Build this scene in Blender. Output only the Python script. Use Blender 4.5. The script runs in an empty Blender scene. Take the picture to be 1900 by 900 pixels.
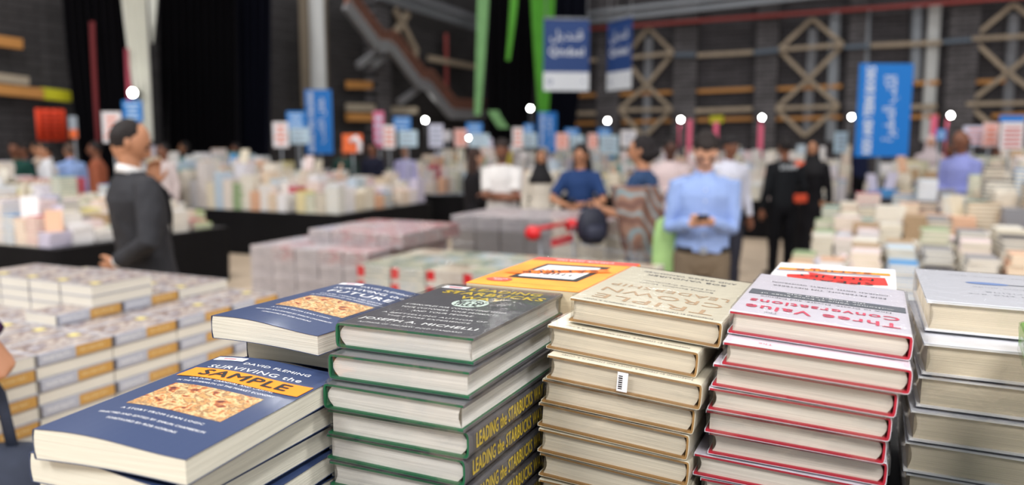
import bpy, bmesh, math, random
from math import sin, cos, pi, radians as R, atan, sqrt
from mathutils import Vector, Matrix, noise, Euler
sc = bpy.context.scene
COL = sc.collection
rnd = random.Random(7)
# ---------------------------------------------------------------- camera
EYE = 1.65
FPX = 1440.0
PITCH = atan((450 - 262) / FPX)
cam = bpy.data.cameras.new('camera'); camo = bpy.data.objects.new('camera', cam); COL.objects.link(camo)
camo.location = (0, 0, EYE); camo.rotation_euler = (pi/2 - PITCH, 0, 0)
cam.sensor_width = 36; cam.lens = FPX / 1900 * 36; cam.clip_start = 0.02; cam.clip_end = 200
cam.dof.use_dof = True; cam.dof.focus_distance = 0.83; cam.dof.aperture_fstop = 3.1
sc.camera = camo
# ---------------------------------------------------------------- world, light, exposure
w = bpy.data.worlds.new('world'); sc.world = w; w.use_nodes = True
w.node_tree.nodes['Background'].inputs[0].default_value = (0.85, 0.92, 1.0, 1)
w.node_tree.nodes['Background'].inputs[1].default_value = 0.6
sc.view_settings.view_transform = 'Standard'; sc.view_settings.look = 'None'
sc.view_settings.gamma = 1; sc.view_settings.use_curve_mapping = False
sc.view_settings.exposure = 0.14
sc.cycles.use_denoising = True
sc.cycles.max_bounces = 6; sc.cycles.transparent_max_bounces = 16
sc.cycles.sample_clamp_indirect = 6
THETA = R(24.4)
U2 = Vector((sin(THETA), cos(THETA), 0)); V2 = Vector((cos(THETA), -sin(THETA), 0))   # the hall's two directions
def area(name, loc, size, power, col=(1, .985, .965), rot=(0, 0, 0), sy=None):
    l = bpy.data.lights.new(name, 'AREA'); l.energy = power; l.size = size; l.color = col
    if sy: l.shape = 'RECTANGLE'; l.size_y = sy
    o = bpy.data.objects.new(name, l); o.location = loc; o.rotation_euler = rot; COL.objects.link(o)
    return o
LAMP = 1.0
for iu, u in enumerate((-5, 1.5, 8, 14.5)):
    for v in (-12, -4.5, 3, 10.5):
        p = U2*u + V2*v
        area('hall_lamp', (p.x, p.y, 8.6), 3.0 if iu == 0 else .6, (900, 300, 140, 110)[iu]*LAMP, rot=(0, 0, -THETA))
for u in (18, 21.5, 25):
    for k in range(9):
        p = U2*u + V2*(-14.5 + 2.9*k + (1.4 if u == 21.5 else 0))
        area('hall_lamp', (p.x, p.y, 8.4), .42, 24*LAMP, rot=(0, 0, -THETA))

# ---------------------------------------------------------------- helpers: rays
def ray(x, y):
    a = (x - 950) / FPX; b = (450 - y) / FPX
    return Vector((a, cos(PITCH) + b*sin(PITCH), -sin(PITCH) + b*cos(PITCH)))
CAMP = Vector((0, 0, EYE))
def onz(x, y, z):                       # where the line of sight meets a level z
    r = ray(x, y); return CAMP + r * ((z - EYE) / r.z)
def ond(x, y, d):                       # ... at a distance d ahead
    r = ray(x, y); return CAMP + r * (d / r.y)
CORNER = Vector((-1.16, 28, 0))
def onwall(x, y, wall='A', off=0.0):    # ... on one of the two walls of the hall
    n = U2 if wall == 'A' else V2
    r = ray(x, y); c = CORNER - n*off if wall == 'A' else CORNER + n*off
    return CAMP + r * ((c - CAMP).dot(n) / r.dot(n))
def vu(v, u, z): return V2*v + U2*u + Vector((0, 0, z))
def tovu(p): return p.dot(V2), p.dot(U2)

# ---------------------------------------------------------------- helpers: materials
MATS = {}
def srgb(c):
    f = lambda v: v/12.92 if v <= .04045 else ((v + .055)/1.055)**2.4
    return tuple(f(v/255.) for v in c) + (1,)
def mat(name, rgb, rough=.6, spec=.4, metal=0, vary=0, vscale=20, bump=0, bscale=60, emit=0, coat=0, stretch=None):
    if name in MATS: return MATS[name]
    m = bpy.data.materials.new(name); m.use_nodes = True; nt = m.node_tree; b = nt.nodes['Principled BSDF']
    c = srgb(rgb); b.inputs['Base Color'].default_value = c
    b.inputs['Roughness'].default_value = rough; b.inputs['Metallic'].default_value = metal
    b.inputs['Specular IOR Level'].default_value = spec
    if coat: b.inputs['Coat Weight'].default_value = coat; b.inputs['Coat Roughness'].default_value = .12
    if emit: b.inputs['Emission Color'].default_value = c; b.inputs['Emission Strength'].default_value = emit
    if vary or bump:
        tc = nt.nodes.new('ShaderNodeTexCoord'); mp = nt.nodes.new('ShaderNodeMapping'); nt.links.new(tc.outputs['Object'], mp.inputs[0])
        if stretch: mp.inputs['Scale'].default_value = stretch
        n = nt.nodes.new('ShaderNodeTexNoise'); n.inputs['Scale'].default_value = vscale; n.inputs['Detail'].default_value = 4
        nt.links.new(mp.outputs[0], n.inputs['Vector'])
        if vary:
            mr = nt.nodes.new('ShaderNodeMapRange'); mr.inputs['From Min'].default_value = .3; mr.inputs['From Max'].default_value = .7
            mr.inputs['To Min'].default_value = 1 - vary; mr.inputs['To Max'].default_value = 1 + vary*.6
            nt.links.new(n.outputs[0], mr.inputs[0])
            mx = nt.nodes.new('ShaderNodeMix'); mx.data_type = 'RGBA'; mx.blend_type = 'MULTIPLY'; mx.inputs[0].default_value = 1
            mx.inputs[6].default_value = c; nt.links.new(mr.outputs[0], mx.inputs[7]); nt.links.new(mx.outputs[2], b.inputs['Base Color'])
        if bump:
            n2 = nt.nodes.new('ShaderNodeTexNoise'); n2.inputs['Scale'].default_value = bscale; nt.links.new(mp.outputs[0], n2.inputs['Vector'])
            bp = nt.nodes.new('ShaderNodeBump'); bp.inputs['Strength'].default_value = bump; bp.inputs['Distance'].default_value = .01
            nt.links.new(n2.outputs[0], bp.inputs['Height']); nt.links.new(bp.outputs[0], b.inputs['Normal'])
    MATS[name] = m; return m
def page_mat(name, rgb, amt=.16):
    if name in MATS: return MATS[name]
    m = bpy.data.materials.new(name); m.use_nodes = True; nt = m.node_tree; b = nt.nodes['Principled BSDF']
    tc = nt.nodes.new('ShaderNodeTexCoord'); oi = nt.nodes.new('ShaderNodeObjectInfo')
    ad = nt.nodes.new('ShaderNodeVectorMath'); ad.operation = 'ADD'
    nt.links.new(tc.outputs['Object'], ad.inputs[0]); nt.links.new(oi.outputs['Random'], ad.inputs[1])
    cols = []
    for sc3, w_ in (((5, 5, 1500), .5), ((9, 9, 320), .5)):
        mp = nt.nodes.new('ShaderNodeMapping'); mp.inputs['Scale'].default_value = sc3; nt.links.new(ad.outputs[0], mp.inputs[0])
        n = nt.nodes.new('ShaderNodeTexNoise'); n.inputs['Scale'].default_value = 1; n.inputs['Detail'].default_value = 2; nt.links.new(mp.outputs[0], n.inputs['Vector'])
        cols.append(n)
    a = nt.nodes.new('ShaderNodeMath'); a.operation = 'ADD'; nt.links.new(cols[0].outputs[0], a.inputs[0]); nt.links.new(cols[1].outputs[0], a.inputs[1])
    mr = nt.nodes.new('ShaderNodeMapRange'); mr.inputs['From Min'].default_value = .7; mr.inputs['From Max'].default_value = 1.3
    mr.inputs['To Min'].default_value = 1 - amt; mr.inputs['To Max'].default_value = 1.04; nt.links.new(a.outputs[0], mr.inputs[0])
    mx = nt.nodes.new('ShaderNodeMix'); mx.data_type = 'RGBA'; mx.blend_type = 'MULTIPLY'; mx.inputs[0].default_value = 1
    mx.inputs[6].default_value = srgb(rgb); nt.links.new(mr.outputs[0], mx.inputs[7]); nt.links.new(mx.outputs[2], b.inputs['Base Color'])
    bp = nt.nodes.new('ShaderNodeBump'); bp.inputs['Strength'].default_value = .35; bp.inputs['Distance'].default_value = .001
    nt.links.new(a.outputs[0], bp.inputs['Height']); nt.links.new(bp.outputs[0], b.inputs['Normal'])
    b.inputs['Roughness'].default_value = .75; b.inputs['Specular IOR Level'].default_value = .2
    MATS[name] = m; return m
def wrap_mat():
    if 'shrink_film' in MATS: return MATS['shrink_film']
    m = bpy.data.materials.new('shrink_film'); m.use_nodes = True; nt = m.node_tree
    for n in list(nt.nodes):
        if n.type != 'OUTPUT_MATERIAL': nt.nodes.remove(n)
    out = nt.nodes['Material Output']
    tr = nt.nodes.new('ShaderNodeBsdfTransparent'); gl = nt.nodes.new('ShaderNodeBsdfGlossy'); gl.inputs['Roughness'].default_value = .1
    tc = nt.nodes.new('ShaderNodeTexCoord'); oi = nt.nodes.new('ShaderNodeObjectInfo')
    ad = nt.nodes.new('ShaderNodeVectorMath'); ad.operation = 'ADD'; nt.links.new(tc.outputs['Object'], ad.inputs[0]); nt.links.new(oi.outputs['Random'], ad.inputs[1])
    n1 = nt.nodes.new('ShaderNodeTexNoise'); n1.inputs['Scale'].default_value = 26; n1.inputs['Detail'].default_value = 3; n1.inputs['Distortion'].default_value = 1.2
    n2 = nt.nodes.new('ShaderNodeTexNoise'); n2.inputs['Scale'].default_value = 130; n2.inputs['Detail'].default_value = 2; n2.inputs['Distortion'].default_value = 2
    for n in (n1, n2): nt.links.new(ad.outputs[0], n.inputs['Vector'])
    a = nt.nodes.new('ShaderNodeMath'); a.operation = 'MULTIPLY_ADD'; a.inputs[1].default_value = .12
    nt.links.new(n2.outputs[0], a.inputs[0]); nt.links.new(n1.outputs[0], a.inputs[2])
    bp = nt.nodes.new('ShaderNodeBump'); bp.inputs['Strength'].default_value = .5; bp.inputs['Distance'].default_value = .0018
    nt.links.new(a.outputs[0], bp.inputs['Height']); nt.links.new(bp.outputs[0], gl.inputs['Normal'])
    fr = nt.nodes.new('ShaderNodeFresnel'); fr.inputs['IOR'].default_value = 1.5
    nt.links.new(bp.outputs[0], fr.inputs['Normal'])
    mr = nt.nodes.new('ShaderNodeMapRange'); mr.inputs['From Max'].default_value = .4; mr.inputs['To Min'].default_value = .04; mr.inputs['To Max'].default_value = .31
    nt.links.new(fr.outputs[0], mr.inputs[0])
    mx = nt.nodes.new('ShaderNodeMixShader'); nt.links.new(mr.outputs[0], mx.inputs[0]); nt.links.new(tr.outputs[0], mx.inputs[1]); nt.links.new(gl.outputs[0], mx.inputs[2])
    nt.links.new(mx.outputs[0], out.inputs[0]); MATS['shrink_film'] = m; return m
def painting_mat(name, cols, scale=14, seed=0.0):
    if name in MATS: return MATS[name]
    m = bpy.data.materials.new(name); m.use_nodes = True; nt = m.node_tree; b = nt.nodes['Principled BSDF']
    tc = nt.nodes.new('ShaderNodeTexCoord'); mp = nt.nodes.new('ShaderNodeMapping'); mp.inputs['Location'].default_value = (seed, seed*2, 0)
    nt.links.new(tc.outputs['Object'], mp.inputs[0])
    n = nt.nodes.new('ShaderNodeTexNoise'); n.inputs['Scale'].default_value = scale; n.inputs['Detail'].default_value = 6; n.inputs['Roughness'].default_value = .6; n.inputs['Distortion'].default_value = .35
    nt.links.new(mp.outputs[0], n.inputs['Vector'])
    r = nt.nodes.new('ShaderNodeValToRGB'); e = r.color_ramp.elements
    e[0].position = .3; e[0].color = srgb(cols[0]); e[1].position = .72; e[1].color = srgb(cols[-1])
    for i, cc in enumerate(cols[1:-1]):
        x = e.new(.3 + .42*(i + 1)/(len(cols) - 1)); x.color = srgb(cc)
    nt.links.new(n.outputs[0], r.inputs[0]); nt.links.new(r.outputs[0], b.inputs['Base Color'])
    b.inputs['Roughness'].default_value = .45; MATS[name] = m; return m

# ---------------------------------------------------------------- helpers: objects
def tag(o, label=None, cat=None, group=None, kind=None):
    if label: o['label'] = label
    if cat: o['category'] = cat
    if group: o['group'] = group
    if kind: o['kind'] = kind
    return o
def empty(name, loc=(0, 0, 0), rz=0, label=None, cat=None, group=None, rot=None):
    o = bpy.data.objects.new(name, None); COL.objects.link(o); o.location = loc
    o.rotation_euler = rot if rot else (0, 0, rz); o.empty_display_size = .05
    return tag(o, label, cat, group)
def link(name, me, m, parent=None, loc=None):
    o = bpy.data.objects.new(name, me); COL.objects.link(o)
    if m is not None:
        ms = m if isinstance(m, (list, tuple)) else [m]
        for x in ms: me.materials.append(x)
    if parent: o.parent = parent
    if loc is not None: o.location = loc
    return o
def copy_tree(o, parent=None):
    c = o.copy(); COL.objects.link(c)
    if parent: c.parent = parent
    for ch in list(o.children): copy_tree(ch, c)
    return c
class MB:
    def __init__(s): s.v = []; s.f = []; s.m = []; s.sm = []
    def add(s, vs, fs, mi=0, smooth=False):
        b = len(s.v); s.v += [tuple(v) for v in vs]
        for f in fs: s.f.append([b + i for i in f]); s.m.append(mi); s.sm.append(smooth)
    def box(s, c, d, mi=0, M=None, taper=1.0):
        hx, hy, hz = d[0]/2, d[1]/2, d[2]/2
        vs = [Vector((c[0] + x*hx*(taper if z > 0 else 1), c[1] + y*hy*(taper if z > 0 else 1), c[2] + z*hz)) for z in (-1, 1) for y in (-1, 1) for x in (-1, 1)]
        if M is not None: vs = [M @ v for v in vs]
        s.add(vs, [(0, 2, 3, 1), (4, 5, 7, 6), (0, 1, 5, 4), (2, 6, 7, 3), (0, 4, 6, 2), (1, 3, 7, 5)], mi)
    def ring_loft(s, rings, mi=0, cap=True, smooth=True, closed=True):
        n = len(rings[0]); vs = [v for r in rings for v in r]; fs = []
        for i in range(len(rings) - 1):
            for j in range(n if closed else n - 1):
                k = (j + 1) % n; fs.append((i*n + j, i*n + k, (i + 1)*n + k, (i + 1)*n + j))
        if cap and closed:
            fs.append(tuple(range(n - 1, -1, -1))); fs.append(tuple((len(rings) - 1)*n + j for j in range(n)))
        s.add(vs, fs, mi, smooth)
    def tube(s, pts, rad, n=10, mi=0, up=None, flat=1.0):
        pts = [Vector(p) for p in pts]
        if not isinstance(rad, (list, tuple)): rad = [rad]*len(pts)
        rings = []; ref = Vector(up) if up else None
        for i, p in enumerate(pts):
            t = (pts[min(i + 1, len(pts) - 1)] - pts[max(i - 1, 0)]).normalized()
            if ref is None: ref = Vector((0, 0, 1)) if abs(t.z) < .9 else Vector((1, 0, 0))
            a = (ref - t*ref.dot(t)).normalized(); b = t.cross(a)
            if not up: ref = a
            r = rad[i]; ra, rb = r if isinstance(r, tuple) else (r, r*flat)
            rings.append([p + a*(ra*cos(2*pi*k/n)) + b*(rb*sin(2*pi*k/n)) for k in range(n)])
        s.ring_loft(rings, mi)
    def beam(s, a, b, wd, hd=None, mi=0, up=(0, 0, 1)):
        a, b = Vector(a), Vector(b); t = (b - a).normalized(); u = Vector(up)
        if abs(t.dot(u)) > .95: u = Vector((1, 0, 0))
        x = t.cross(u).normalized(); y = x.cross(t); hd = hd or wd
        rings = [[p + x*(sx*wd/2) + y*(sy*hd/2) for sx, sy in ((-1, -1), (1, -1), (1, 1), (-1, 1))] for p in (a, b)]
        s.ring_loft(rings, mi, smooth=False)
    def ell(s, c, r, n=16, mi=0, fn=None):
        c = Vector(c); rings = []
        for i in range(1, n):
            ph = -pi/2 + pi*i/n
            rings.append([(cos(ph)*cos(2*pi*k/(2*n)), cos(ph)*sin(2*pi*k/(2*n)), sin(ph)) for k in range(2*n)])
        tr = (lambda d: c + Vector((d[0]*r[0], d[1]*r[1], d[2]*r[2]))) if fn is None else fn
        s.ring_loft([[tr(d) for d in q] for q in rings], mi)
    def mesh(s, name='mesh'):
        me = bpy.data.meshes.new(name); me.from_pydata(s.v, [], s.f)
        me.polygons.foreach_set('material_index', s.m); me.polygons.foreach_set('use_smooth', s.sm); me.update(); return me
    def build(s, name, m, parent=None, loc=None): return link(name, s.mesh(name), m, parent, loc)
def bevel(o, wd=.01, seg=2):
    b = o.modifiers.new('bevel', 'BEVEL'); b.width = wd; b.segments = seg; b.limit_method = 'ANGLE'; return o
TMPS = bpy.data.scenes.new('tmp_bake'); TVL = TMPS.view_layers[0]
def evaled(o):
    TMPS.collection.objects.link(o); TVL.update(); return bpy.data.meshes.new_from_object(o.evaluated_get(TVL.depsgraph))
def baked(mb, mods):                      # a temporary object run through modifiers -> plain mesh
    me = mb.mesh('tmp'); o = bpy.data.objects.new('tmp', me)
    for typ, kw in mods:
        md = o.modifiers.new(typ, typ)
        for k, v in kw.items(): setattr(md, k, v)
    out = evaled(o); bpy.data.objects.remove(o); bpy.data.meshes.remove(me); return out
def merged(mb, vox, smooth=4, wob=0, wsc=9):
    me = baked(mb, [('REMESH', dict(mode='VOXEL', voxel_size=vox, use_smooth_shade=True)), ('SMOOTH', dict(factor=.5, iterations=smooth))])
    if wob:
        NR = [v.normal.copy() for v in me.vertices]
        for v, nr in zip(me.vertices, NR):
            q = v.co; k = noise.noise(Vector((q.x*wsc, q.y*wsc, q.z*wsc*.6))) + .5*noise.noise(Vector((q.x*wsc*2.3 + 5, q.y*wsc*2.3, q.z*wsc*1.6)))
            v.co = q + nr*(k*wob)
    return me
FONT_AR = None
import os as _os
try:
    _d = bpy.utils.resource_path('LOCAL') + '/datafiles/fonts/'
except Exception: _d = ''
def text_mesh(txt, size, width=None, bold=0.0, align='CENTER', shear=0, depth=0.0):
    c = bpy.data.curves.new('txt', 'FONT'); c.body = txt; c.size = 1; c.align_x = align; c.align_y = 'CENTER'
    c.offset = bold/size; c.space_character = 1.08; c.shear = shear; c.resolution_u = 2; c.extrude = depth/size
    o = bpy.data.objects.new('txt', c); me = evaled(o)
    bpy.data.objects.remove(o); bpy.data.curves.remove(c)
    for v in me.vertices: v.co *= size
    if width and len(me.vertices):
        xs = [v.co.x for v in me.vertices]; k = width/max(max(xs) - min(xs), 1e-6); m0 = (max(xs) + min(xs))/2
        for v in me.vertices: v.co.x = (v.co.x - m0)*k
    return me
def lettering(lines, M=None, mi=0):
    """lines: (text, x, y, size, width, bold, material index) -> MB in the xy plane"""
    mb = MB()
    for t, x, y, s, wd, bo, k in lines:
        me = text_mesh(t, s, wd, 0); me.calc_loop_triangles(); b_ = bo*.36
        for i, (dx, dy) in enumerate(((0, 0),) if b_ < 4e-5 else ((-b_, 0), (b_, 0), (0, b_), (0, -b_))):
            vs = [v.co + Vector((x + dx, y + dy, i*6e-6)) for v in me.vertices]
            if M is not None: vs = [M @ v for v in vs]
            mb.add(vs, [tuple(p.vertices) for p in me.loop_triangles], k)
        bpy.data.meshes.remove(me)
    return mb
# ---------------------------------------------------------------- the hall
m_floor = mat('hall_floor', (196, 176, 154), .55, .3, vary=.08, vscale=3)
mb = MB(); q = 60
mb.add([vu(-40, -12, 0), vu(40, -12, 0), vu(40, 45, 0), vu(-40, 45, 0)], [(0, 1, 2, 3)])
tag(mb.build('floor', m_floor), kind='structure')
def block_mat(name, rgb, sx, sz):
    m = bpy.data.materials.new(name); m.use_nodes = True; nt = m.node_tree; b = nt.nodes['Principled BSDF']
    tc = nt.nodes.new('ShaderNodeTexCoord'); mp = nt.nodes.new('ShaderNodeMapping'); mp.inputs['Rotation'].default_value = (pi/2, 0, 0)
    br = nt.nodes.new('ShaderNodeTexBrick'); br.inputs['Scale'].default_value = 1; br.inputs['Brick Width'].default_value = sx; br.inputs['Row Height'].default_value = sz
    br.inputs['Mortar Size'].default_value = .012; br.inputs['Color1'].default_value = srgb(rgb); br.inputs['Color2'].default_value = srgb([c*.8 for c in rgb]); br.inputs['Mortar'].default_value = srgb([c*.45 for c in rgb])
    nt.links.new(tc.outputs['Object'], mp.inputs[0]); nt.links.new(mp.outputs[0], br.inputs['Vector']); nt.links.new(br.outputs[0], b.inputs['Base Color'])
    bp = nt.nodes.new('ShaderNodeBump'); bp.inputs['Distance'].default_value = .03; nt.links.new(br.outputs['Fac'], bp.inputs['Height']); bp.invert = True
    nt.links.new(bp.outputs[0], b.inputs['Normal']); b.inputs['Roughness'].default_value = .8; return m
m_wall = block_mat('wall_blocks', (60, 57, 59), .5, .13)
m_wallr = block_mat('wall_blocks_right', (80, 76, 80), .5, .13)
m_pil = block_mat('pilaster_blocks', (96, 92, 95), .5, .13)
def wall(name, mt, ln, sgn):
    # local x along the wall, z up, room side is -y
    mb = MB(); mb.box((ln/2*sgn, .15, 5.5), (ln, .3, 11)); return mb.build(name, mt)
o = wall('wall_right', m_wallr, 34, 1); o.location = CORNER; o.rotation_euler = (0, 0, -THETA); tag(o, kind='structure')
o = wall('wall_left', m_wall, 34, 1); o.location = CORNER - U2*34; o.rotation_euler = (0, 0, pi/2 - THETA); tag(o, kind='structure')
mb = MB(); mb.add([vu(-40, -12, 10.6), vu(40, -12, 10.6), vu(40, 45, 10.6), vu(-40, 45, 10.6)], [(3, 2, 1, 0)])
tag(mb.build('ceiling', mat('black_ceiling', (22, 21, 24), .9)), kind='structure')
# pilasters on the right wall
for x0, x1 in ((1110, 1150), (1250, 1292), (1400, 1440), (1568, 1600), (1750, 1806)):
    a = onwall(x0, 200, 'A', .2); b = onwall(x1, 200, 'A', .2); mb = MB(); L = (b - a).length
    mb.box((L/2, 0, 5.25), (L, .4, 10.5)); o = mb.build('trim_pilaster', m_pil); o.location = (a.x, a.y, 0); o.rotation_euler = (0, 0, -THETA); tag(o, kind='structure')
for x0, x1 in ((690, 715),):
    a = onwall(x0, 200, 'B', .2); b = onwall(x1, 200, 'B', .2); mb = MB(); L = (b - a).length
    mb.box((L/2, 0, 5.25), (L, .4, 10.5)); o = mb.build('trim_pilaster', m_pil); o.location = (a.x, a.y, 0); o.rotation_euler = (0, 0, pi/2 - THETA); tag(o, kind='structure')

m_tan = mat('weathered_timber', (168, 152, 132), .7, vary=.15, vscale=6)
m_or = mat('orange_rail', (196, 138, 74), .6); m_silver = mat('galvanised_steel', (150, 155, 162), .4, metal=.3)
m_red = mat('red_steel', (160, 58, 52), .5); m_yel = mat('yellow_plastic', (205, 200, 40), .5)
m_white = mat('white_paint', (210, 212, 212), .5); m_pink = mat('pink_paint', (214, 90, 120), .5)
def wb(mb, p, q, wd, wall='A', off=.35, mi=0, dp=None):
    mb.beam(onwall(p[0], p[1], wall, off), onwall(q[0], q[1], wall, off), dp or .12, wd, mi=mi)
# diamond braces
DI = [dict(T=(1203, 52), L1=(1158, 108), R1=(1250, 98), M=(1200, 158), L2=(1149, 204), R2=(1247, 203), B=(1195, 254)),
      dict(T=(1507, 35), L1=(1445, 92), R1=(1565, 83), M=(1500, 147), L2=(1440, 201), R2=(1557, 197), B=(1493, 252)),
      dict(T=(1880, 8), L1=(1803, 72), R1=(1955, 64), M=(1870, 135), L2=(1793, 193), R2=(1945, 190), B=(1862, 250))]
nm = ['tan diamond brace on the dark wall beside the hanging navy signs', 'tan diamond brace on the dark wall left of the tall blue banner', 'tan diamond brace on the dark wall at the right edge of the photo']
for d, lb in zip(DI, nm):
    root = empty('diamond_brace', onwall(*d['B'], 'A', .3), 0, lb, 'brace', 'diamond braces on the wall')
    def part(name, segs, wd, m, off):
        for p, q_ in segs:
            mb = MB(); wb(mb, d.get(p, p), d.get(q_, q_), wd, 'A', off, dp=.1)
            o = mb.build(name, m, root); o.matrix_parent_inverse = Matrix.Translation(-root.location)
    part('diagonal', [('T', 'L1'), ('T', 'R1'), ('L1', 'M'), ('R1', 'M'), ('M', 'L2'), ('M', 'R2'), ('L2', 'B'), ('R2', 'B')], .115, m_tan, .3)
    part('crossbar', [('L1', 'R1'), ('L2', 'R2')], .105, m_tan, .42)
    T = d['T']; B = d['B']
    part('upright', [((T[0] + 1, T[1] + 18), (B[0] + 4, B[1] - 8))], .24, mat('grey_post', (128, 130, 136), .5), .13)
def wallthing(name, segs, wd, m, label, cat, wall='A', off=.3, group=None, dp=None):
    base = onwall(*segs[0][0], wall, off)
    def one(seg, nm_):
        mb = MB(); wb(mb, seg[0], seg[1], wd, wall, off, dp=dp); mb.v = [tuple(Vector(v) - base) for v in mb.v]; return mb.build(nm_, m)
    if len(segs) == 1: o = one(segs[0], name); o.location = base
    else:
        o = empty(name, base)
        for sg in segs: one(sg, 'rail_section').parent = o
    return tag(o, label, cat, group)
wallthing('roof_beam', [((1090, 54), (1960, -10))], .09, m_red, 'long red steel beam running under the roof pipes', 'beam', off=.6)
wallthing('roof_pipe', [((1080, 40), (1990, -62))], .15, m_silver, 'lower silver pipe along the top of the right wall', 'pipe', off=.8)
wallthing('roof_pipe', [((1060, 28), (1990, -80))], .10, m_silver, 'thin upper silver pipe along the top of the right wall', 'pipe', off=1.2)
wallthing('cable_tray', [((1094, 112), (1158, 109)), ((1290, 103), (1398, 97)), ((1615, 85), (1748, 79))], .12, m_tan, 'tan timber rails set high along the right wall', 'rail')
wallthing('conduit', [((1252, 102), (1290, 102)), ((1398, 98), (1445, 93)), ((1566, 88), (1615, 85)), ((1748, 78), (1803, 74))], .1, mat('blue_grey_conduit', (92, 106, 122), .5), 'thin blue grey conduit joining the high timber rails', 'pipe', off=.5)
wallthing('timber_rail', [((1065, 211), (1110, 210)), ((1286, 206), (1396, 202)), ((1686, 199), (1738, 197))], .13, m_tan, 'tan timber rails set low along the right wall', 'rail')
wallthing('orange_rail', [((1018, 179), (1032, 178)), ((1068, 178), (1112, 176)), ((1150, 175), (1250, 171)), ((1290, 170), (1398, 165)), ((1440, 165), (1562, 160)), ((1695, 155), (1742, 153)), ((1795, 153), (1866, 150))], .11, m_or, 'upper orange rail broken by dark piers on the right wall', 'rail', off=.16)
wallthing('orange_rail', [((1068, 229), (1112, 228)), ((1155, 227), (1250, 224)), ((1290, 223), (1398, 220)), ((1440, 221), (1562, 217)), ((1690, 217), (1742, 215)), ((1840, 215), (1910, 211))], .11, m_or, 'lower orange rail behind the floodlights on the right wall', 'rail', off=.16)
wallthing('hazard_plate', [((1318, 222), (1342, 221))], .22, m_yel, 'small yellow plate on the lower orange rail', 'plate', off=.3)
for x, y0, y1, x1, wd, m, lb in ((1549, 20, 262, 1541, .28, m_silver, 'grey post just right of the middle diamond brace'), (1606, 12, 130, 1602, .24, m_silver, 'grey post above the left edge of the tall blue banner'),
                      (1701, 10, 150, 1697, .24, m_silver, 'grey post above the right edge of the tall blue banner'), (1735, 8, 262, 1719, .3, m_white, 'pale steel post right of the tall blue banner')):
    wallthing('wall_post', [((x, y0), (x1, y1))], wd, m, lb, 'post', off=.13)
# ---- left wall
m_ora = mat('tan_board', (170, 158, 140), .7)
wallthing('orange_rail', [((-30, 72), (38, 82))], .16, m_or, 'short orange rail high on the left wall', 'rail', 'B', .3)
wallthing('timber_rail', [((-30, 141), (50, 151))], .14, m_ora, 'pale timber rail on the left wall over the long orange one', 'rail', 'B', .3)
wallthing('orange_rail', [((-30, 163), (78, 174))], .16, m_or, 'long orange rail on the left wall', 'rail', 'B', .3)
wallthing('hazard_plate', [((76, 173), (128, 179))], .18, m_yel, 'yellow plate ending the orange rail on the left wall', 'plate', 'B', .3)
for i, (y, x0, x1, m, lb) in enumerate(((157, 645, 688, m_or, 'topmost orange rail under the stair landing'), (199, 645, 693, m_ora, 'tan rail under the stair between two orange ones'), (217, 645, 690, m_or, 'lowest orange rail under the stair'), (204, 718, 772, m_ora, 'tan rail left of the floodlight by the stair foot'))):
    wallthing('timber_rail', [((x0, y), (x1, y + 1))], .2, m, lb, 'rail', 'B', .3)
wallthing('wall_post', [((583, -10), (590, 200))], .42, m_white, 'white steel post beside the tan cable ladders', 'post', 'B', .6)
wallthing('cable_ladder', [((563, -10), (569, 200))], .2, mat('dull_tan', (120, 108, 92), .7), 'narrow tan cable ladder left of the white post', 'ladder', 'B', .5)
wallthing('cable_ladder', [((598, -10), (601, 180))], .2, mat('dull_tan', (120, 108, 92), .7), 'narrow tan cable ladder right of the white post', 'ladder', 'B', .5)
wallthing('roof_pipe', [((700, -12), (890, 52))], .28, m_silver, 'grey pipe falling toward the room corner above the stair', 'pipe', 'B', .6)
wallthing('roof_beam', [((720, -22), (890, 36))], .16, mat('grey_steel', (110, 112, 118), .5), 'thin grey beam above the sloping roof pipe', 'beam', 'B', .9)
# staircase on the left wall
st = empty('staircase', onwall(890, 214, 'B', .8), 0, 'grey steel staircase zigzagging down the left wall to the corner', 'stairs')
def stp(name, segs, wd, m, off=.8):
    mb = MB()
    for p, q_ in segs:
        if name == 'baluster': mb = MB()
        wb(mb, p, q_, wd, 'B', off)
        if name == 'baluster': o = mb.build(name, m, st); o.matrix_parent_inverse = Matrix.Translation(-st.location)
    if name != 'baluster': o = mb.build(name, m, st); o.matrix_parent_inverse = Matrix.Translation(-st.location)
    return o
m_st = mat('stair_steel', (138, 138, 142), .45, metal=.2); pl = [(642, 8), (700, 84), (724, 86), (778, 156), (792, 157), (836, 211), (893, 214)]
stp('stringer', list(zip(pl, pl[1:])), .3, m_st, 1.2)
stp('inner_stringer', [((a[0] + 6, a[1] - 2), (b[0] + 6, b[1] - 2)) for a, b in zip(pl, pl[1:])], .24, m_st, .5)
m_rl = mat('stair_rail', (128, 86, 72), .6)
rl = [(x + 8, y - 26) for x, y in pl]
stp('handrail', list(zip(rl, rl[1:])) + [((x + 4, y - 12), (x2 + 4, y2 - 12)) for (x, y), (x2, y2) in zip(rl, rl[1:]) if 0] + [((a[0] + 4, a[1] - 13), (b[0] + 4, b[1] - 13)) for a, b in zip(pl, pl[1:])], .07, m_rl, 1.2)
bal = []
for a, b in zip(pl, pl[1:]):
    n = max(2, int(abs(b[0] - a[0])/8))
    for i in range(n):
        t = i/n; x, y = a[0] + (b[0] - a[0])*t, a[1] + (b[1] - a[1])*t; bal.append(((x, y), (x + 8, y - 26)))
stp('baluster', bal, .035, m_rl, 1.2)
for a, b in (((664, 122), (706, 92)), ((690, 122), (722, 96)), ((740, 190), (776, 165))): stp('brace', [(a, b)], .16, m_st, .9)
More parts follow.
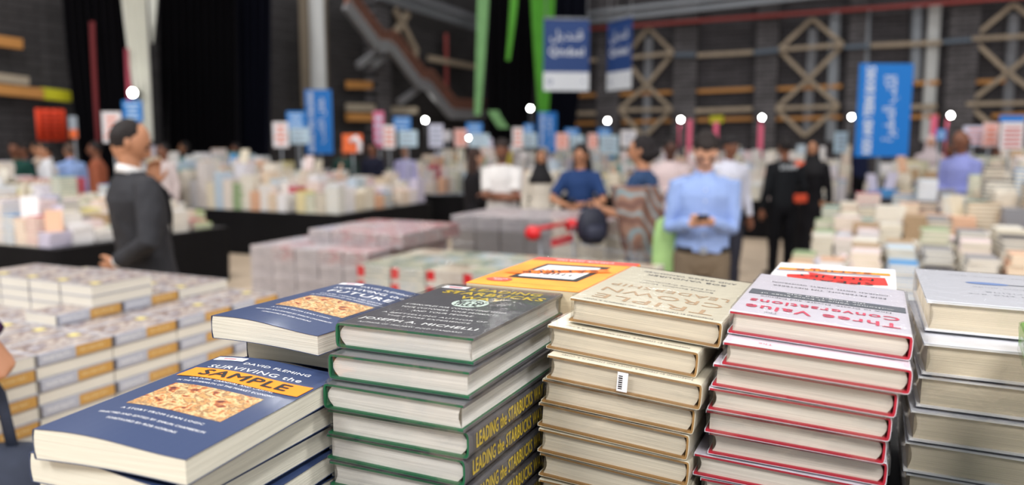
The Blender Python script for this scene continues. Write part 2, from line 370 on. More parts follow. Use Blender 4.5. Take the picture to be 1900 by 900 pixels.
dd = empty('diamond_brace', onwall(773, 103, 'B', .35), 0, 'tan crossed brace behind the grey staircase', 'brace', 'diamond braces on the wall')
for a, b in (((719, 80), (757, 25)), ((733, 18), (773, 97)), ((742, 95), (773, 103)), ((795, 108), (880, 124))):
    mb = MB(); wb(mb, a, b, .17, 'B', .35); o = mb.build('diagonal', m_tan, dd); o.matrix_parent_inverse = Matrix.Translation(-dd.location)
wallthing('wall_pipe', [((828, 62), (829, 190))], .1, m_red, 'thin upright red pipe behind the stair foot', 'pipe', 'B', .3)

# ---- drapes
def drape(name, mtl, label, top, bot, d, ztop_y=-30, yb=300, pleats=10, amp=.12, thick=.02, group=None, cat='curtain'):
    """top/bot: (x0,x1) pixel columns at the top and bottom line, hung at distance d ahead"""
    n = pleats*8; rows = 14; mb = MB(); V = []
    base = ond((bot[0] + bot[1])/2, yb, d)
    for side in (0, 1):
        for r in range(rows + 1):
            t = r/rows; y = ztop_y + (yb - ztop_y)*t
            te = t**1.3
            xa = top[0] + (bot[0] - top[0])*te; xb = top[1] + (bot[1] - top[1])*te
            for k in range(n + 1):
                s = k/n; p = ond(xa + (xb - xa)*s, y, d)
                am = amp*min(1, (xb - xa)/60)
                p = p + Vector((0, 1, 0))*(am*sin(s*pleats*2*pi + sin(t*3 + s*5)*.6) + side*thick) - base
                V.append(p)
    F = []; st_ = (rows + 1)*(n + 1)
    idx = lambda s, r, k: s*st_ + r*(n + 1) + k
    for r in range(rows):
        for k in range(n):
            F.append((idx(0, r, k), idx(0, r + 1, k), idx(0, r + 1, k + 1), idx(0, r, k + 1)))
            F.append((idx(1, r, k), idx(1, r, k + 1), idx(1, r + 1, k + 1), idx(1, r + 1, k)))
    for r in range(rows):
        F.append((idx(0, r, 0), idx(1, r, 0), idx(1, r + 1, 0), idx(0, r + 1, 0)))
        F.append((idx(0, r, n), idx(0, r + 1, n), idx(1, r + 1, n), idx(1, r, n)))
    mb.add(V, F, 0, True); o = mb.build(name, mtl); o.location = base; return tag(o, label, cat, group)
m_bk = mat('black_velvet', (13, 12, 16), .95, .1); m_nv = mat('midnight_velvet', (14, 16, 28), .9, .1)
drape('stage_drape', m_bk, 'wide black drape left of the white gathered cloth', (112, 240), (152, 262), 13.2, yb=330, pleats=9)
drape('stage_drape', m_bk, 'broad black drape right of the white gathered cloth', (278, 440), (283, 445), 15.5, yb=335, pleats=12)
drape('stage_drape', m_nv, 'midnight blue drape hanging left of the white steel post', (436, 505), (440, 498), 16, yb=335, pleats=5)
drape('white_cloth', mat('white_cloth', (214, 214, 204), .8, vary=.06, vscale=3), 'long white cloth gathered narrower toward its foot', (223, 272), (260, 283), 13.0, yb=262, pleats=4, amp=.07, cat='cloth')
drape('white_cloth', mat('white_cloth', (214, 214, 204), .8), 'narrow white cloth strip beside the long gathered one', (274, 293), (281, 284), 14.7, yb=80, pleats=2, amp=.03, cat='cloth')
drape('red_cloth', mat('dark_red_cloth', (104, 32, 36), .8), 'thin dark red strip hanging on the left black drape', (166, 175), (178, 185), 12.9, ztop_y=40, yb=262, pleats=1, amp=.02, cat='cloth')
drape('red_cloth', mat('pink_red_cloth', (150, 60, 76), .8), 'short red strip hanging beside the bright lamp', (231, 238), (236, 244), 12.9, ztop_y=90, yb=192, pleats=1, amp=.02, cat='cloth')
drape('stage_drape', m_bk, 'black drape filling the far corner behind the green cloths', (900, 1000), (905, 985), 24.5, yb=262, pleats=6)
drape('stage_drape', m_nv, 'black drape hanging behind the hanging navy signs', (1000, 1092), (1008, 1065), 24.0, yb=262, pleats=5)
m_gr = mat('pale_green_cloth', (138, 190, 128), .8, vary=.15, vscale=2); m_gr2 = mat('lime_cloth', (98, 178, 62), .8, vary=.12, vscale=2)
drape('green_cloth', m_gr, 'pale green cloth strip hanging at the stair foot', (886, 908), (880, 892), 22, yb=214, pleats=2, amp=.06, cat='cloth')
drape('green_cloth', m_gr2, 'narrow lime cloth strip between two black drapes', (948, 963), (939, 946), 22, yb=112, pleats=2, amp=.05, cat='cloth')
drape('green_cloth', m_gr2, 'broad lime cloth hanging beside the large navy sign', (984, 1030), (999, 1018), 22, yb=212, pleats=4, amp=.08, cat='cloth')
drape('green_cloth', m_gr, 'short pale green cloth fallen at an angle by the stair foot', (905, 925), (925, 945), 23, ztop_y=205, yb=238, pleats=1, amp=.03, cat='cloth')

# ---------------------------------------------------------------- books
T_B = .0021
def cpath(w_, t, r, nx=14, side=1):
    """C-shaped path in xz: top edge at +x, round the spine at -x, back to the lower edge"""
    pts = []
    for i in range(nx + 1): pts.append((w_/2 - (w_ - r)*i/nx, t))
    for i in range(1, 8):
        a = pi/2 + pi*i/8; pts.append((-w_/2 + r - r*abs(cos(a))**.55, t/2 + t/2*math.copysign(abs(sin(a))**.55, sin(a))))
    for i in range(nx + 1): pts.append((-w_/2 + r + (w_ - r)*i/nx, 0))
    return pts
def inset(pts, d, w_):
    out = []
    n = len(pts)
    for i, p in enumerate(pts):
        a = pts[max(i - 1, 0)]; b = pts[min(i + 1, n - 1)]; tx, tz = b[0] - a[0], b[1] - a[1]; l = sqrt(tx*tx + tz*tz) or 1
        out.append((p[0] - tz/l*d, p[1] + tx/l*d))
    return out
def sheet(outer, inner, l, ny=8, warp=None):
    mb = MB(); n = len(outer); V = []
    for path in (outer, inner):
        for j in range(ny + 1):
            y = -l/2 + l*j/ny
            for (x, z) in path:
                V.append(warp(x, y, z) if warp else (x, y, z))
    B = n*(ny + 1); F = []
    for j in range(ny):
        for i in range(n - 1):
            a, b, c_, d = j*n + i, j*n + i + 1, (j + 1)*n + i + 1, (j + 1)*n + i
            F.append((a, b, c_, d)); F.append((B + a, B + d, B + c_, B + b))
    for j in (0, ny):
        for i in range(n - 1):
            a, b = j*n + i, j*n + i + 1; F.append((a, B + a, B + b, b) if j == 0 else (a, b, B + b, B + a))
    for i in (0, n - 1):
        for j in range(ny):
            a, b = j*n + i, (j + 1)*n + i; F.append((a, b, B + b, B + a) if i == 0 else (a, B + a, B + b, b))
    mb.add(V, F); return mb
def block(x0, x1, l, z0, z1, spine_r, fore, nx=10, ny=8, nz=5, warp=None):
    """page block: rounded at the spine (x0), hollowed at the fore-edge (x1)"""
    pr = []
    for i in range(nx + 1): pr.append((x0 + spine_r + (x1 - x0 - spine_r)*i/nx, z0))
    for i in range(1, nz):
        t = i/nz; pr.append((x1 - fore*sin(pi*t), z0 + (z1 - z0)*t))
    for i in range(nx + 1): pr.append((x1 - (x1 - x0 - spine_r)*i/nx, z1))
    for i in range(1, nz):
        t = 1 - i/nz; pr.append((x0 + spine_r - spine_r*sin(pi*t), z0 + (z1 - z0)*t))
    mb = MB(); n = len(pr)
    rings = [[(warp(x, -l/2 + l*j/ny, z) if warp else (x, -l/2 + l*j/ny, z)) for (x, z) in pr] for j in range(ny + 1)]
    V = [v for r_ in rings for v in r_]; F = []
    for j in range(ny):
        for i in range(n):
            k = (i + 1) % n; F.append((j*n + i, (j + 1)*n + i, (j + 1)*n + k, j*n + k))
    # end caps as a strip of quads between lower and upper lines
    for j in (0, ny):
        lo = list(range(0, nx + 1)); hi = [nx + nz + nx - i for i in range(nx + 1)]
        for i in range(nx):
            q = (j*n + lo[i], j*n + lo[i + 1], j*n + hi[i + 1], j*n + hi[i]); F.append(q if j == 0 else q[::-1])
        fr = [nx] + list(range(nx + 1, nx + nz)) + [nx + nz]; F.append(tuple(j*n + i for i in (fr if j == 0 else fr[::-1])))
        sp = [2*nx + nz] + list(range(2*nx + nz + 1, n)) + [0]; F.append(tuple(j*n + i for i in (sp if j == 0 else sp[::-1])))
    mb.add(V, F); return mb
def hard_parts(w_, l, t, m_board, m_jacket, m_page, wrap=True, jt=.0005, r=.004):
    P = []
    oj = cpath(w_, t, r); clip = lambda pts: [(min(x, w_/2 - .0009), z) for x, z in pts]
    ob = clip(inset(oj, jt + .0001, w_)); ib = clip(inset(oj, jt + T_B, w_)); ij = inset(oj, jt, w_)
    lip = T_B + .0009       # the jacket folds over the fore-edge of each board
    P.append(('dust_jacket', sheet([(w_/2, t - lip)] + oj + [(w_/2, lip)], [(w_/2 - .0006, t - lip)] + [(min(x, w_/2 - .0006), z) for x, z in ij] + [(w_/2 - .0006, lip)], l).mesh(), m_jacket))
    P.append(('hard_case', sheet(ob, ib, l).mesh(), m_board))
    P.append(('page_block', block(-w_/2 + T_B + .0012, w_/2 - .004, l - .007, T_B + jt, t - T_B - jt, r, .0035).mesh(), m_page))
    if wrap: P.append(('shrink_wrap', film(w_, l, t).mesh(), wrap_mat()))
    return P
def film(w_, l, t, g=.0013):
    mb = MB(); nx, ny, nz = 16, 20, 4
    def pt(x, y, z):
        px, py, pz = x*(w_/2 + g), y*(l/2 + g), -g + z*(t + 2*g)
        if abs(x) == 1 or abs(y) == 1:
            k = noise.noise(Vector((px*60, py*60, pz*120 + w_*99)))*.0016
            px += k*(x if abs(x) == 1 else 0); py += k*(y if abs(y) == 1 else 0)
            if abs(x) == 1 and abs(y) == 1: px -= x*.003; py -= y*.003
        return (px, py, pz)
    for zc in (0, 1):
        V = [pt(-1 + 2*i/nx, -1 + 2*j/ny, zc) for j in range(ny + 1) for i in range(nx + 1)]
        F = [(j*(nx + 1) + i, j*(nx + 1) + i + 1, (j + 1)*(nx + 1) + i + 1, (j + 1)*(nx + 1) + i) for j in range(ny) for i in range(nx)]
        mb.add(V, F if zc else [f[::-1] for f in F], 0, True)
    per = [(-1 + 2*i/nx, -1) for i in range(nx)] + [(1, -1 + 2*j/ny) for j in range(ny)] + [(1 - 2*i/nx, 1) for i in range(nx)] + [(-1, 1 - 2*j/ny) for j in range(ny)]
    mb.ring_loft([[pt(x, y, k/nz) for x, y in per] for k in range(nz + 1)], cap=False)
    return mb
def soft_parts(w_, l, t, m_cover, m_page, warp=None, ct=.0006, wrap=False):
    oj = cpath(w_, t, .002); ij = inset(oj, ct, w_)
    P = [('paper_cover', sheet(oj, ij, l, 12, warp).mesh(), m_cover),
         ('page_block', block(-w_/2 + ct, w_/2 - .0008, l - .001, ct, t - ct, .002, .0, 14, 12, 4, warp).mesh(), m_page)]
    if wrap: P.append(('shrink_wrap', film(w_, l, t).mesh(), wrap_mat()))
    return P
def make_book(name, parts, label, cat='book', group=None):
    root = empty(name, (0, 0, 0), 0, label, cat, group)
    for n, me, m in parts:
        if not me.materials: me.materials.append(m)
        o = bpy.data.objects.new(n, me); COL.objects.link(o); o.parent = root
    return root
def coverof(root):
    return next((c for c in root.children if c.name.startswith(('dust_jacket', 'paper_cover'))), root)
def art(root, name, mb, mats, z, flip=False, warp=None):
    """printing on a cover: laid a hair above the cover; flip turns it round"""
    M = Matrix.Rotation(pi, 4, 'Z') if flip else Matrix.Identity(4)
    V = []
    for v in mb.v:
        v = M @ Vector(v); v = Vector((v.x, v.y, z + v.z)); V.append(Vector(warp(*v)) if warp else v)
    mb.v = [tuple(v) for v in V]; return mb.build(name, mats, coverof(root))
def rect(mb, x0, y0, x1, y1, mi=0, z=0, nx=1, ny=1):
    V = [(x0 + (x1 - x0)*i/nx, y0 + (y1 - y0)*j/ny, z) for j in range(ny + 1) for i in range(nx + 1)]
    mb.add(V, [(j*(nx + 1) + i, j*(nx + 1) + i + 1, (j + 1)*(nx + 1) + i + 1, (j + 1)*(nx + 1) + i) for j in range(ny) for i in range(nx)], mi)
def disc(mb, x, y, r, mi=0, z=0, ry=None, n=32):
    ry = ry or r; mb.add([(x + r*cos(2*pi*k/n), y + ry*sin(2*pi*k/n), z) for k in range(n)], [tuple(range(n))], mi)
def ringd(mb, x, y, r0, r1, mi=0, z=0, a0=0, a1=2*pi, n=36):
    V = [(x + r*cos(a0 + (a1 - a0)*k/n), y + r*sin(a0 + (a1 - a0)*k/n), z) for r in (r0, r1) for k in range(n + 1)]
    mb.add(V, [(k, k + n + 1, k + n + 2, k + 1) for k in range(n)], mi)
YAW = -THETA
def put(root, v, u, zrel_top, t, tilt=0, yaw=YAW, flip=False, tx=0):
    """centre of the book's top at hall coordinates v,u and zrel_top under the eye; the origin of the book is its underside"""
    M = Matrix.Rotation(yaw, 4, 'Z') @ Matrix.Rotation(tx, 4, 'X') @ Matrix.Rotation(tilt, 4, 'Y')
    top = vu(v, u, EYE + zrel_top); base = top - (M @ Vector((0, 0, 1)))*t
    if flip: M = M @ Matrix.Rotation(pi, 4, 'Z')
    root.location = base; root.rotation_euler = M.to_euler()
ORD = ['top', 'second', 'third', 'fourth', 'fifth', 'sixth', 'seventh', 'eighth', 'ninth', 'tenth', 'eleventh', 'twelfth', 'thirteenth', 'fourteenth']
def olab(i, what, where): return ('%s at the top of %s' % (what, where)) if i == 0 else '%s, %s from the top of %s' % (what, ORD[i], where)
TABLE_REL = -.415
m_white_ink = mat('white_print', (232, 232, 232), .45); m_gold = mat('gold_print', (212, 184, 62), .4); m_black_ink = mat('black_print', (28, 26, 28), .5)
m_samp = mat('orange_sticker', (238, 132, 22), .5); m_sticker = mat('white_sticker', (238, 236, 240), .4); m_redink = mat('red_print', (208, 40, 48), .5)
pg_ivory = page_mat('ivory_pages', (208, 204, 190)); pg_warm = page_mat('cream_pages', (216, 206, 186), .2); pg_grey = page_mat('grey_white_pages', (214, 210, 204), .2)
# -- blue paperbacks -------------------------------------------------
BW, BL, BT = .156, .232, .0265
m_blue = mat('blue_cover', (47, 61, 95), .42, .4, coat=.12)
def wf(x, y, z):     # the gentle bow of a paperback's body
    k = (x/BW + .5)
    return (x, y, z + .0035*sin(k*pi*1.6)*(z/BT)*.6 - .004*k*k*(.3 + .7*(z/BT)) + .002*sin(k*pi)*(1 - z/BT))
def blue_book(label, sample=False, front=True):
    root = make_book('paperback_book', soft_parts(BW, BL, BT, m_blue, pg_ivory, wf), label, group='blue paperbacks')
    if not front: return root
    fl = [('DAVID FLEMING', 0.012, .0945, .0088, .080, 0, 0), ('SURVIVING the', -.002, .0765, .0135, .112, .0001, 0), ('FUTURE', 0.0, .055, .019, .1, .0001, 0),
          ('CULTURE, CARNIVAL AND CAPITAL', 0, .0365, .0052, .098, .00005, 0), ('IN THE AFTERMATH OF THE MARKET ECONOMY', 0, .0275, .0052, .112, .00005, 0),
          ('A STORY FROM LEAN LOGIC', 0, -.055, .0048, .088, .00005, 0), ('SELECTED AND EDITED BY SHAUN CHAMBERLIN', 0, -.068, .0048, .112, .00005, 0), ('FOREWORD BY ROB HOPKINS', 0, -.079, .0048, .072, .00005, 0)]
    art(root, 'cover_lettering', lettering(fl), [m_white_ink], BT + .0003, warp=wf)
    mb = MB(); rect(mb, -.050, -.044, .052, .018, 0, 0, 14, 6)
    art(root, 'cover_painting', mb, [painting_mat('harvest_painting', [(40, 24, 24), (120, 50, 36), (176, 112, 58), (206, 180, 132), (120, 84, 54), (196, 150, 92), (150, 60, 40), (60, 44, 36)], 75, .3)], BT + .0003, warp=wf)
    mb = MB(); rect(mb, -.072, .099, -.034, .110, 0, 0, 4, 1); rect(mb, -.062, .1025, -.046, .1065, 1, .0002, 4, 1)
    art(root, 'price_sticker', mb, [m_sticker, mat('faint_red_print', (212, 120, 130), .5)], BT + .0005, warp=wf)
    if sample:
        mb = MB(); rect(mb, -.070, .0385, .074, .0665, 0, 0, 14, 1)
        M2 = Matrix.Rotation(R(-1.5), 4, 'Z'); mb.v = [tuple(M2 @ Vector(v)) for v in mb.v]
        o = art(root, 'sample_sticker', mb, [m_samp], BT + .0008, warp=wf)
        l2 = lettering([('SAMPLE', .002, .0525, .0235, .104, .0022, 0)]); l2.v = [tuple(M2 @ Vector(v)) for v in l2.v]
        o2 = art(root, 'sample_lettering', l2, [m_black_ink], BT + .0011, warp=wf)
    return root
def blue_stack(n, v, u, z0, where, shifts, sample):
    plain = None
    for i in range(n):
        if i == 0: b = blue_book(olab(0, 'blue paperback%s' % (' with orange SAMPLE sticker' if sample else ' without sample sticker'), where), sample)
        elif plain is None: plain = b = blue_book(olab(i, 'blue paperback', where), front=False)
        else: b = copy_tree(plain); b['label'] = olab(i, 'blue paperback', where)
        t = BT; z = z0 - i*(BT + .0006)
        dv, du, dy = shifts[i] if i < len(shifts) else (shifts[-1][0], shifts[-1][1], 0)
        put(b, v + dv, u + du, z, t, 0, YAW + R(dy))
blue_stack(7, -.553, .522, -.2365, 'the front left blue stack', [(0, 0, 6.0), (-.012, .004, 2), (-.02, .016, 1), (-.012, .012, 3), (-.018, .02, 0)], True)
blue_stack(8, -.5865 + .0, .7585, -.1965, 'the second blue stack', [(0, 0, -2.5), (.02, .03, 1), (.012, .034, 0), (.015, .03, 2), (.01, .034, 0)], False)
# -- green hardcovers ------------------------------------------------
m_green = mat('green_board', (22, 92, 58), .5); m_char = mat('charcoal_jacket', (88, 87, 92), .3, .5, coat=.3)  # jacket grey lightened so its base colour holds a haze of lamp glare
SW, SL, STK = .160, .236, .0262
def spine_text(root, lines, w_, t, mats, name='spine_lettering'):
    """writing on the spine (local -x side), reading along y"""
    mb = lettering(lines); M = Matrix(((0, 0, -1, -w_/2 - .0005), (-1, 0, 0, 0), (0, 1, 0, t/2), (0, 0, 0, 1)))
    mb.v = [tuple(M @ Vector(v)) for v in mb.v]; return mb.build(name, mats, coverof(root))
def star_book(label, front=True):
    root = make_book('hardcover_book', hard_parts(SW, SL, STK, m_green, m_char, pg_grey, r=.007), label, group='charcoal hardcovers in film')
    if front:
        fl = [('LEADING', .014, .0955, .021, .094, .0015, 0), ('THE', -.050, .074, .009, .018, .0003, 0), ('STARBUCKS', .008, .0715, .0235, .132, .0017, 0), ('WAY', .004, .0475, .0215, .054, .0015, 0),
              ('5 PRINCIPLES FOR CONNECTING WITH', .0, -.010, .0085, .124, .0003, 1), ('YOUR CUSTOMERS, YOUR PRODUCTS', .0, -.024, .0085, .120, .0003, 1), ('AND YOUR PEOPLE', 0, -.038, .0085, .075, .0003, 1),
              ('A BESTSELLING AUTHOR OF', 0, -.056, .0068, .126, .0002, 1), ('THE STORE EXPERIENCE', 0, -.068, .0068, .100, .0002, 1), ('JOSEPH A. MICHELLI', 0, -.088, .0125, .136, .0008, 1), ('AUTHOR OF THE NEW GOLD STANDARD', 0, -.105, .0062, .12, .0002, 1)]
        art(root, 'cover_lettering', lettering(fl), [m_gold, m_white_ink], STK + .0003)
        mb = MB(); ringd(mb, .004, .021, .0165, .0215, 0); disc(mb, .004, .018, .009, 0); ringd(mb, .004, .021, .012, .0135, 0, 0, .2, pi - .2)
        for k in range(5): rect(mb, -.010 + k*.0064, .006, -.0075 + k*.0064, .018 + .003*(2 - abs(k - 2)), 0)
        for k in range(5): ringd(mb, -.012 + k*.008, .030, .001, .003, 0)
        art(root, 'cover_emblem', mb, [mat('pale_mint_print', (206, 222, 212), .45)], STK + .0003)
        mb = MB(); rect(mb, -.074, .091, -.04, .107, 0); rect(mb, -.066, .096, -.048, .101, 1, .0002)
        art(root, 'price_sticker', mb, [m_sticker, mat('faint_red_print', (212, 120, 130), .5)], STK + .0005)
    spine_text(root, [('LEADING the STARBUCKS WAY', -.020, 0, .0205, .168, .0012, 0), ('MICHELLI', .083, .0, .008, .026, .0002, 1)], SW, STK, [m_gold, m_white_ink])
    mb = MB(); M = Matrix(((0, 0, -1, -SW/2 - .0004), (-1, 0, 0, 0), (0, 1, 0, STK/2), (0, 0, 0, 1))); rect(mb, .100, -.0095, .112, .0095, 0)
    mb.v = [tuple(M @ Vector(v)) for v in mb.v]; mb.build('spine_badge', [m_redink], coverof(root))
    return root
s0 = star_book(olab(0, 'charcoal film-wrapped hardcover with gold title', 'the stack of green-edged books'))
sp = star_book(olab(1, 'green-edged hardcover with fore-edge out', 'its stack in the middle left'), False)
sv = [(-.407, .752), (-.404, .734), (-.401, .722), (-.400, .726), (-.402, .727), (-.4005, .727), (-.402, .730), (-.400, .728)]
for i in range(8):
    b = s0 if i == 0 else (sp if i == 1 else copy_tree(sp))
    b['label'] = olab(i, 'charcoal film-wrapped hardcover with gold title' if i == 0 else ('green-edged hardcover, pages outward' if i < 3 else 'green-edged hardcover, gold spine lettering out'), 'the charcoal stack')
    put(b, sv[i][0], sv[i][1], -.184 - .0275*i, STK, 0, YAW + R([0, .6, -.5, .4, -.6, .3, -.8, .2][i]), flip=(i >= 3))
# -- cream hardcovers, upside down to us -----------------------------
m_tanb = mat('tan_board_case', (148, 112, 66), .6); m_cream = mat('cream_jacket', (217, 210, 190), .35, .5, coat=.3)
m_taup = mat('taupe_print', (186, 158, 128), .5); m_dk = mat('slate_print', (96, 96, 100), .5)
GW, GL, GT = .164, .236, .0262
def crown_book(label, front=True):
    root = make_book('hardcover_book', hard_parts(GW, GL, GT, m_tanb, m_cream, pg_warm), label, group='cream hardcovers in film')
    fl = [('FOREWORD BY STEPHEN R. COVEY AND STEPHEN M. R. COVEY', 0, .108, .0062, .14, .0001, 1)]
    if front:
        fl += [('TRIPLE', 0, .083, .031, .132, .0003, 0), ('CROWN', 0, .045, .031, .136, .0003, 0), ('LEADERSHIP', 0, .010, .0235, .138, .0002, 0),
              ('Building Excellent, Ethical,', 0, -.020, .0085, .09, .0001, 1), ('and Enduring Organizations', 0, -.034, .0085, .09, .0001, 1), ('BOB VANOUREK', 0, -.075, .0125, .1, .0003, 1), ('AND GREGG VANOUREK', 0, -.094, .011, .12, .0003, 1)]
    art(root, 'cover_lettering', lettering(fl), [m_taup, m_dk], GT + .0003)
    if front:
        mb = MB(); ringd(mb, .0, .064, .072, .0722, 0, 0, .5, 2.6); ringd(mb, .0, .02, .078, .0782, 0, 0, .6, 2.5)
        art(root, 'cover_flourish', mb, [m_taup], GT + .0003)
    return root
g0 = crown_book('x'); gp = crown_book('x', False)
gv = [(-.2010, .897), (-.2185, .878), (-.2135, .862), (-.2215, .866), (-.2245, .867), (-.2255, .866), (-.2235, .867), (-.225, .866)]
for i in range(8):
    b = g0 if i == 0 else (gp if i == 1 else copy_tree(gp))
    b['label'] = olab(i, 'cream film-wrapped hardcover' + (' with large taupe title' if i == 0 else ', tan boards'), 'the cream stack')
    tl = R(4.2 - .15*i) if i < 7 else R(2)
    put(b, gv[i][0], gv[i][1], -.1745 - .0278*i, GT, tl, YAW + R([-1, -1.5, -.5, 0, -1, 0, -.6, 0][i]), flip=True)
g3 = [o for o in bpy.data.objects if o.get('label', '').startswith('cream film') and ', third ' in o.get('label', '')][0]
mb = MB(); mb.box((-.002, GL/2 + .0022, .0135), (.011, .0006, .020)); bs = mb.build('barcode_sticker', m_sticker, g3)
mb = MB()
for k in range(7): mb.box((.0, GL/2 + .0027, .0065 + k*.0022), (.0042, .0004, .0013 if k % 2 else .0009))
mb.build('barcode_bars', m_black_ink, bs)
# -- red-edged hardcovers --------------------------------------------
m_redb = mat('red_board', (170, 32, 50), .5); m_whj = mat('white_jacket', (219, 214, 224), .35, .5, coat=.3)
RW, RL, RT = .163, .236, .0228
m_rosep = mat('rose_print', (214, 84, 108), .5)
def value_book(label, front=True):
    root = make_book('hardcover_book', hard_parts(RW, RL, RT, m_redb, m_whj, page_mat('pale_pages', (216, 210, 198), .18)), label, group='white hardcovers with red edges in film')
    if front:
        fl = [('The', .044, .105, .008, None, .0001, 1), ('Three Value', 0, .084, .0275, .142, .0011, 0), ('Conversations', 0, .052, .0245, .142, .0009, 0), ('How to Create, Elevate, and Capture', 0, .026, .0095, .128, .0001, 1),
              ('Customer Value at Every Stage of', 0, .008, .0085, .132, .0002, 2), ('the Long-Lead Sale', 0, -.004, .0085, .08, .0002, 2),
              ('ERIK PETERSON, TIM RIESTERER', 0, -.05, .008, .12, .0002, 1), ('CONRAD SMITH, CHERYL GEOFFRION', 0, -.07, .008, .125, .0002, 1)]
        mb = MB(); rect(mb, -.078, -.012, .078, .0165, 0); art(root, 'cover_band', mb, [mat('slate_band', (104, 108, 116), .45)], STK*0 + RT + .0003)
        art(root, 'cover_lettering', lettering(fl), [m_rosep, m_dk, m_white_ink], RT + .0006)
    else:
        art(root, 'cover_lettering', lettering([('The', .044, .105, .008, None, .0001, 0)]), [m_rosep], RT + .0003)
    return root
r0 = value_book('x'); rp = value_book('x', False)
rv = [(-.0320, .889), (-.0345, .862), (-.0420, .868), (-.047, .870), (-.051, .875), (-.0555, .882), (-.0605, .880), (-.056, .882), (-.06, .88)]
for i in range(9):
    b = r0 if i == 0 else (rp if i == 1 else copy_tree(rp))
    b['label'] = olab(i, 'white film-wrapped hardcover' + (' with rose pink title' if i == 0 else ', thin red boards'), 'the red-edged stack')
    put(b, rv[i][0] + (.006 if i == 5 else 0), rv[i][1], -.170 - .0244*i, RT, R(3.2 - .25*i), YAW + R([-.6, .4, -.8, 0, .5, 1, -.5, .8, 0][i]), flip=True)
# -- pale grey hardcovers at the right -------------------------------
m_silj = mat('silver_jacket', (208, 209, 217), .35, .5, coat=.3); m_whb = mat('white_board', (228, 226, 226), .5)
YW, YL, YT = .185, .245, .0345
def grey_book(label, front=True):
    root = make_book('hardcover_book', hard_parts(YW, YL, YT, m_whb, m_silj, page_mat('buff_pages', (216, 203, 180), .1)), label, group='silver white hardcovers in film')
    if front:
        rr = random.Random(3)
        fl = [('Notes', .0, .075, .017, .06, 0, 0), ('on the art', .01, .052, .011, .07, 0, 0), ('of writing', -.01, .034, .011, .07, 0, 0), ('a short guide', .0, .0, .008, .07, 0, 0), ('for every day', .01, -.085, .009, .09, 0, 0)]
        art(root, 'cover_lettering', lettering(fl[1:]), [mat('faint_grey_print', (162, 164, 172), .45)], YT + .0003)
        mb = MB(); disc(mb, .016, -.030, .024, 0, 0, .0095); rect(mb, -.040, -.0325, -.006, -.0275, 1); mb.add([(-.040, -.0325, 0), (-.040, -.0275, 0), (-.06, -.032, 0)], [(0, 1, 2)], 1)
        art(root, 'cover_pen_picture', mb, [mat('pen_blue_print', (120, 146, 196), .4), mat('pen_grey_print', (128, 132, 142), .4)], YT + .0004)
    return root
y0_ = grey_book('x'); yp = grey_book('x', False)
yv = [(.164, 1.100), (.158, 1.05), (.157, 1.05), (.150, 1.045), (.150, 1.046), (.152, 1.05)]
for i in range(6):
    b = y0_ if i == 0 else (yp if i == 1 else copy_tree(yp))
    b['label'] = olab(i, 'silver white film-wrapped hardcover' + (' with a pen picture' if i == 0 else ', buff pages'), 'the pale right stack')
    put(b, yv[i][0], yv[i][1], -.1795 - .0372*i, YT, R(.6), YAW + R([0, 1, 0, .8, -.6, 0][i]), flip=True)
# -- orange paperbacks -----------------------------------------------
OW, OL, OT = .163, .24, .031
m_orc = painting_mat('amber_cover', [(236, 118, 20), (242, 138, 34), (246, 156, 46), (236, 112, 22)], 6)
def wave_book(label, front=True):
    root = make_book('paperback_book', soft_parts(OW, OL, OT, m_orc, page_mat('tan_pages', (206, 190, 160), .1)), label, group='amber paperbacks')
    if front:
        mb = MB(); rect(mb, -.081, -.119, .081, -.092, 0); disc(mb, .052, .082, .018, 0, .0002, .014)
        art(root, 'red_band', mb, [mat('coral_print', (226, 74, 60), .45)], OT + .0003)
        mb = MB(); q = [(-.052, -.072), (.045, -.066), (.050, .062), (-.047, .058)]
        mb.add([(x, y, 0) for x, y in q], [(0, 1, 2, 3)], 0)
        q2 = [(-.042, -.056), (.037, -.052), (.041, .048), (-.038, .045)]; mb.add([(x, y, .0002) for x, y in q2], [(0, 1, 2, 3)], 1)
        art(root, 'tablet_picture', mb, [m_black_ink, m_sticker], OT + .0003)
        art(root, 'cover_lettering', lettering([('THE', .004, .036, .012, .025, .0003, 0), ('THIRD', .002, .017, .023, .062, .0012, 0), ('SCREEN', 0, -.010, .02, .066, .001, 0), ('CHUCK MARTIN', 0, -.106, .013, .09, .0004, 1), ('NEW', .052, .086, .006, .012, .0002, 1), ('EDITION', .052, .078, .006, .02, .0002, 1),
                ('MARKETING TO YOUR CUSTOMERS IN A WORLD GONE MOBILE', -.01, .098, .0042, .1, 0, 0)]), [m_black_ink, m_white_ink], OT + .0007)
        M2 = Matrix.Translation((0, -.004, 0)) @ Matrix.Rotation(R(28), 4, 'Z')
        mb = MB(); mb.add([(x, y, 0) for x, y in ((-.072, -.0125), (.062, -.0125), (.078, 0), (.062, .0125), (-.072, .0125), (-.062, 0))], [(0, 1, 2, 3, 4, 5)]); mb.v = [tuple(M2 @ Vector(v)) for v in mb.v]
        art(root, 'sample_sticker', mb, [mat('amber_sticker', (232, 112, 16), .45)], OT + .0011)
        l2 = lettering([('SAMPLE', 0, 0, .022, .105, .0011, 0)]); l2.v = [tuple(M2 @ Vector(v)) for v in l2.v]; art(root, 'sample_lettering', l2, [m_black_ink], OT + .0014)
    return root
o0 = wave_book('x'); op = wave_book('x', False)
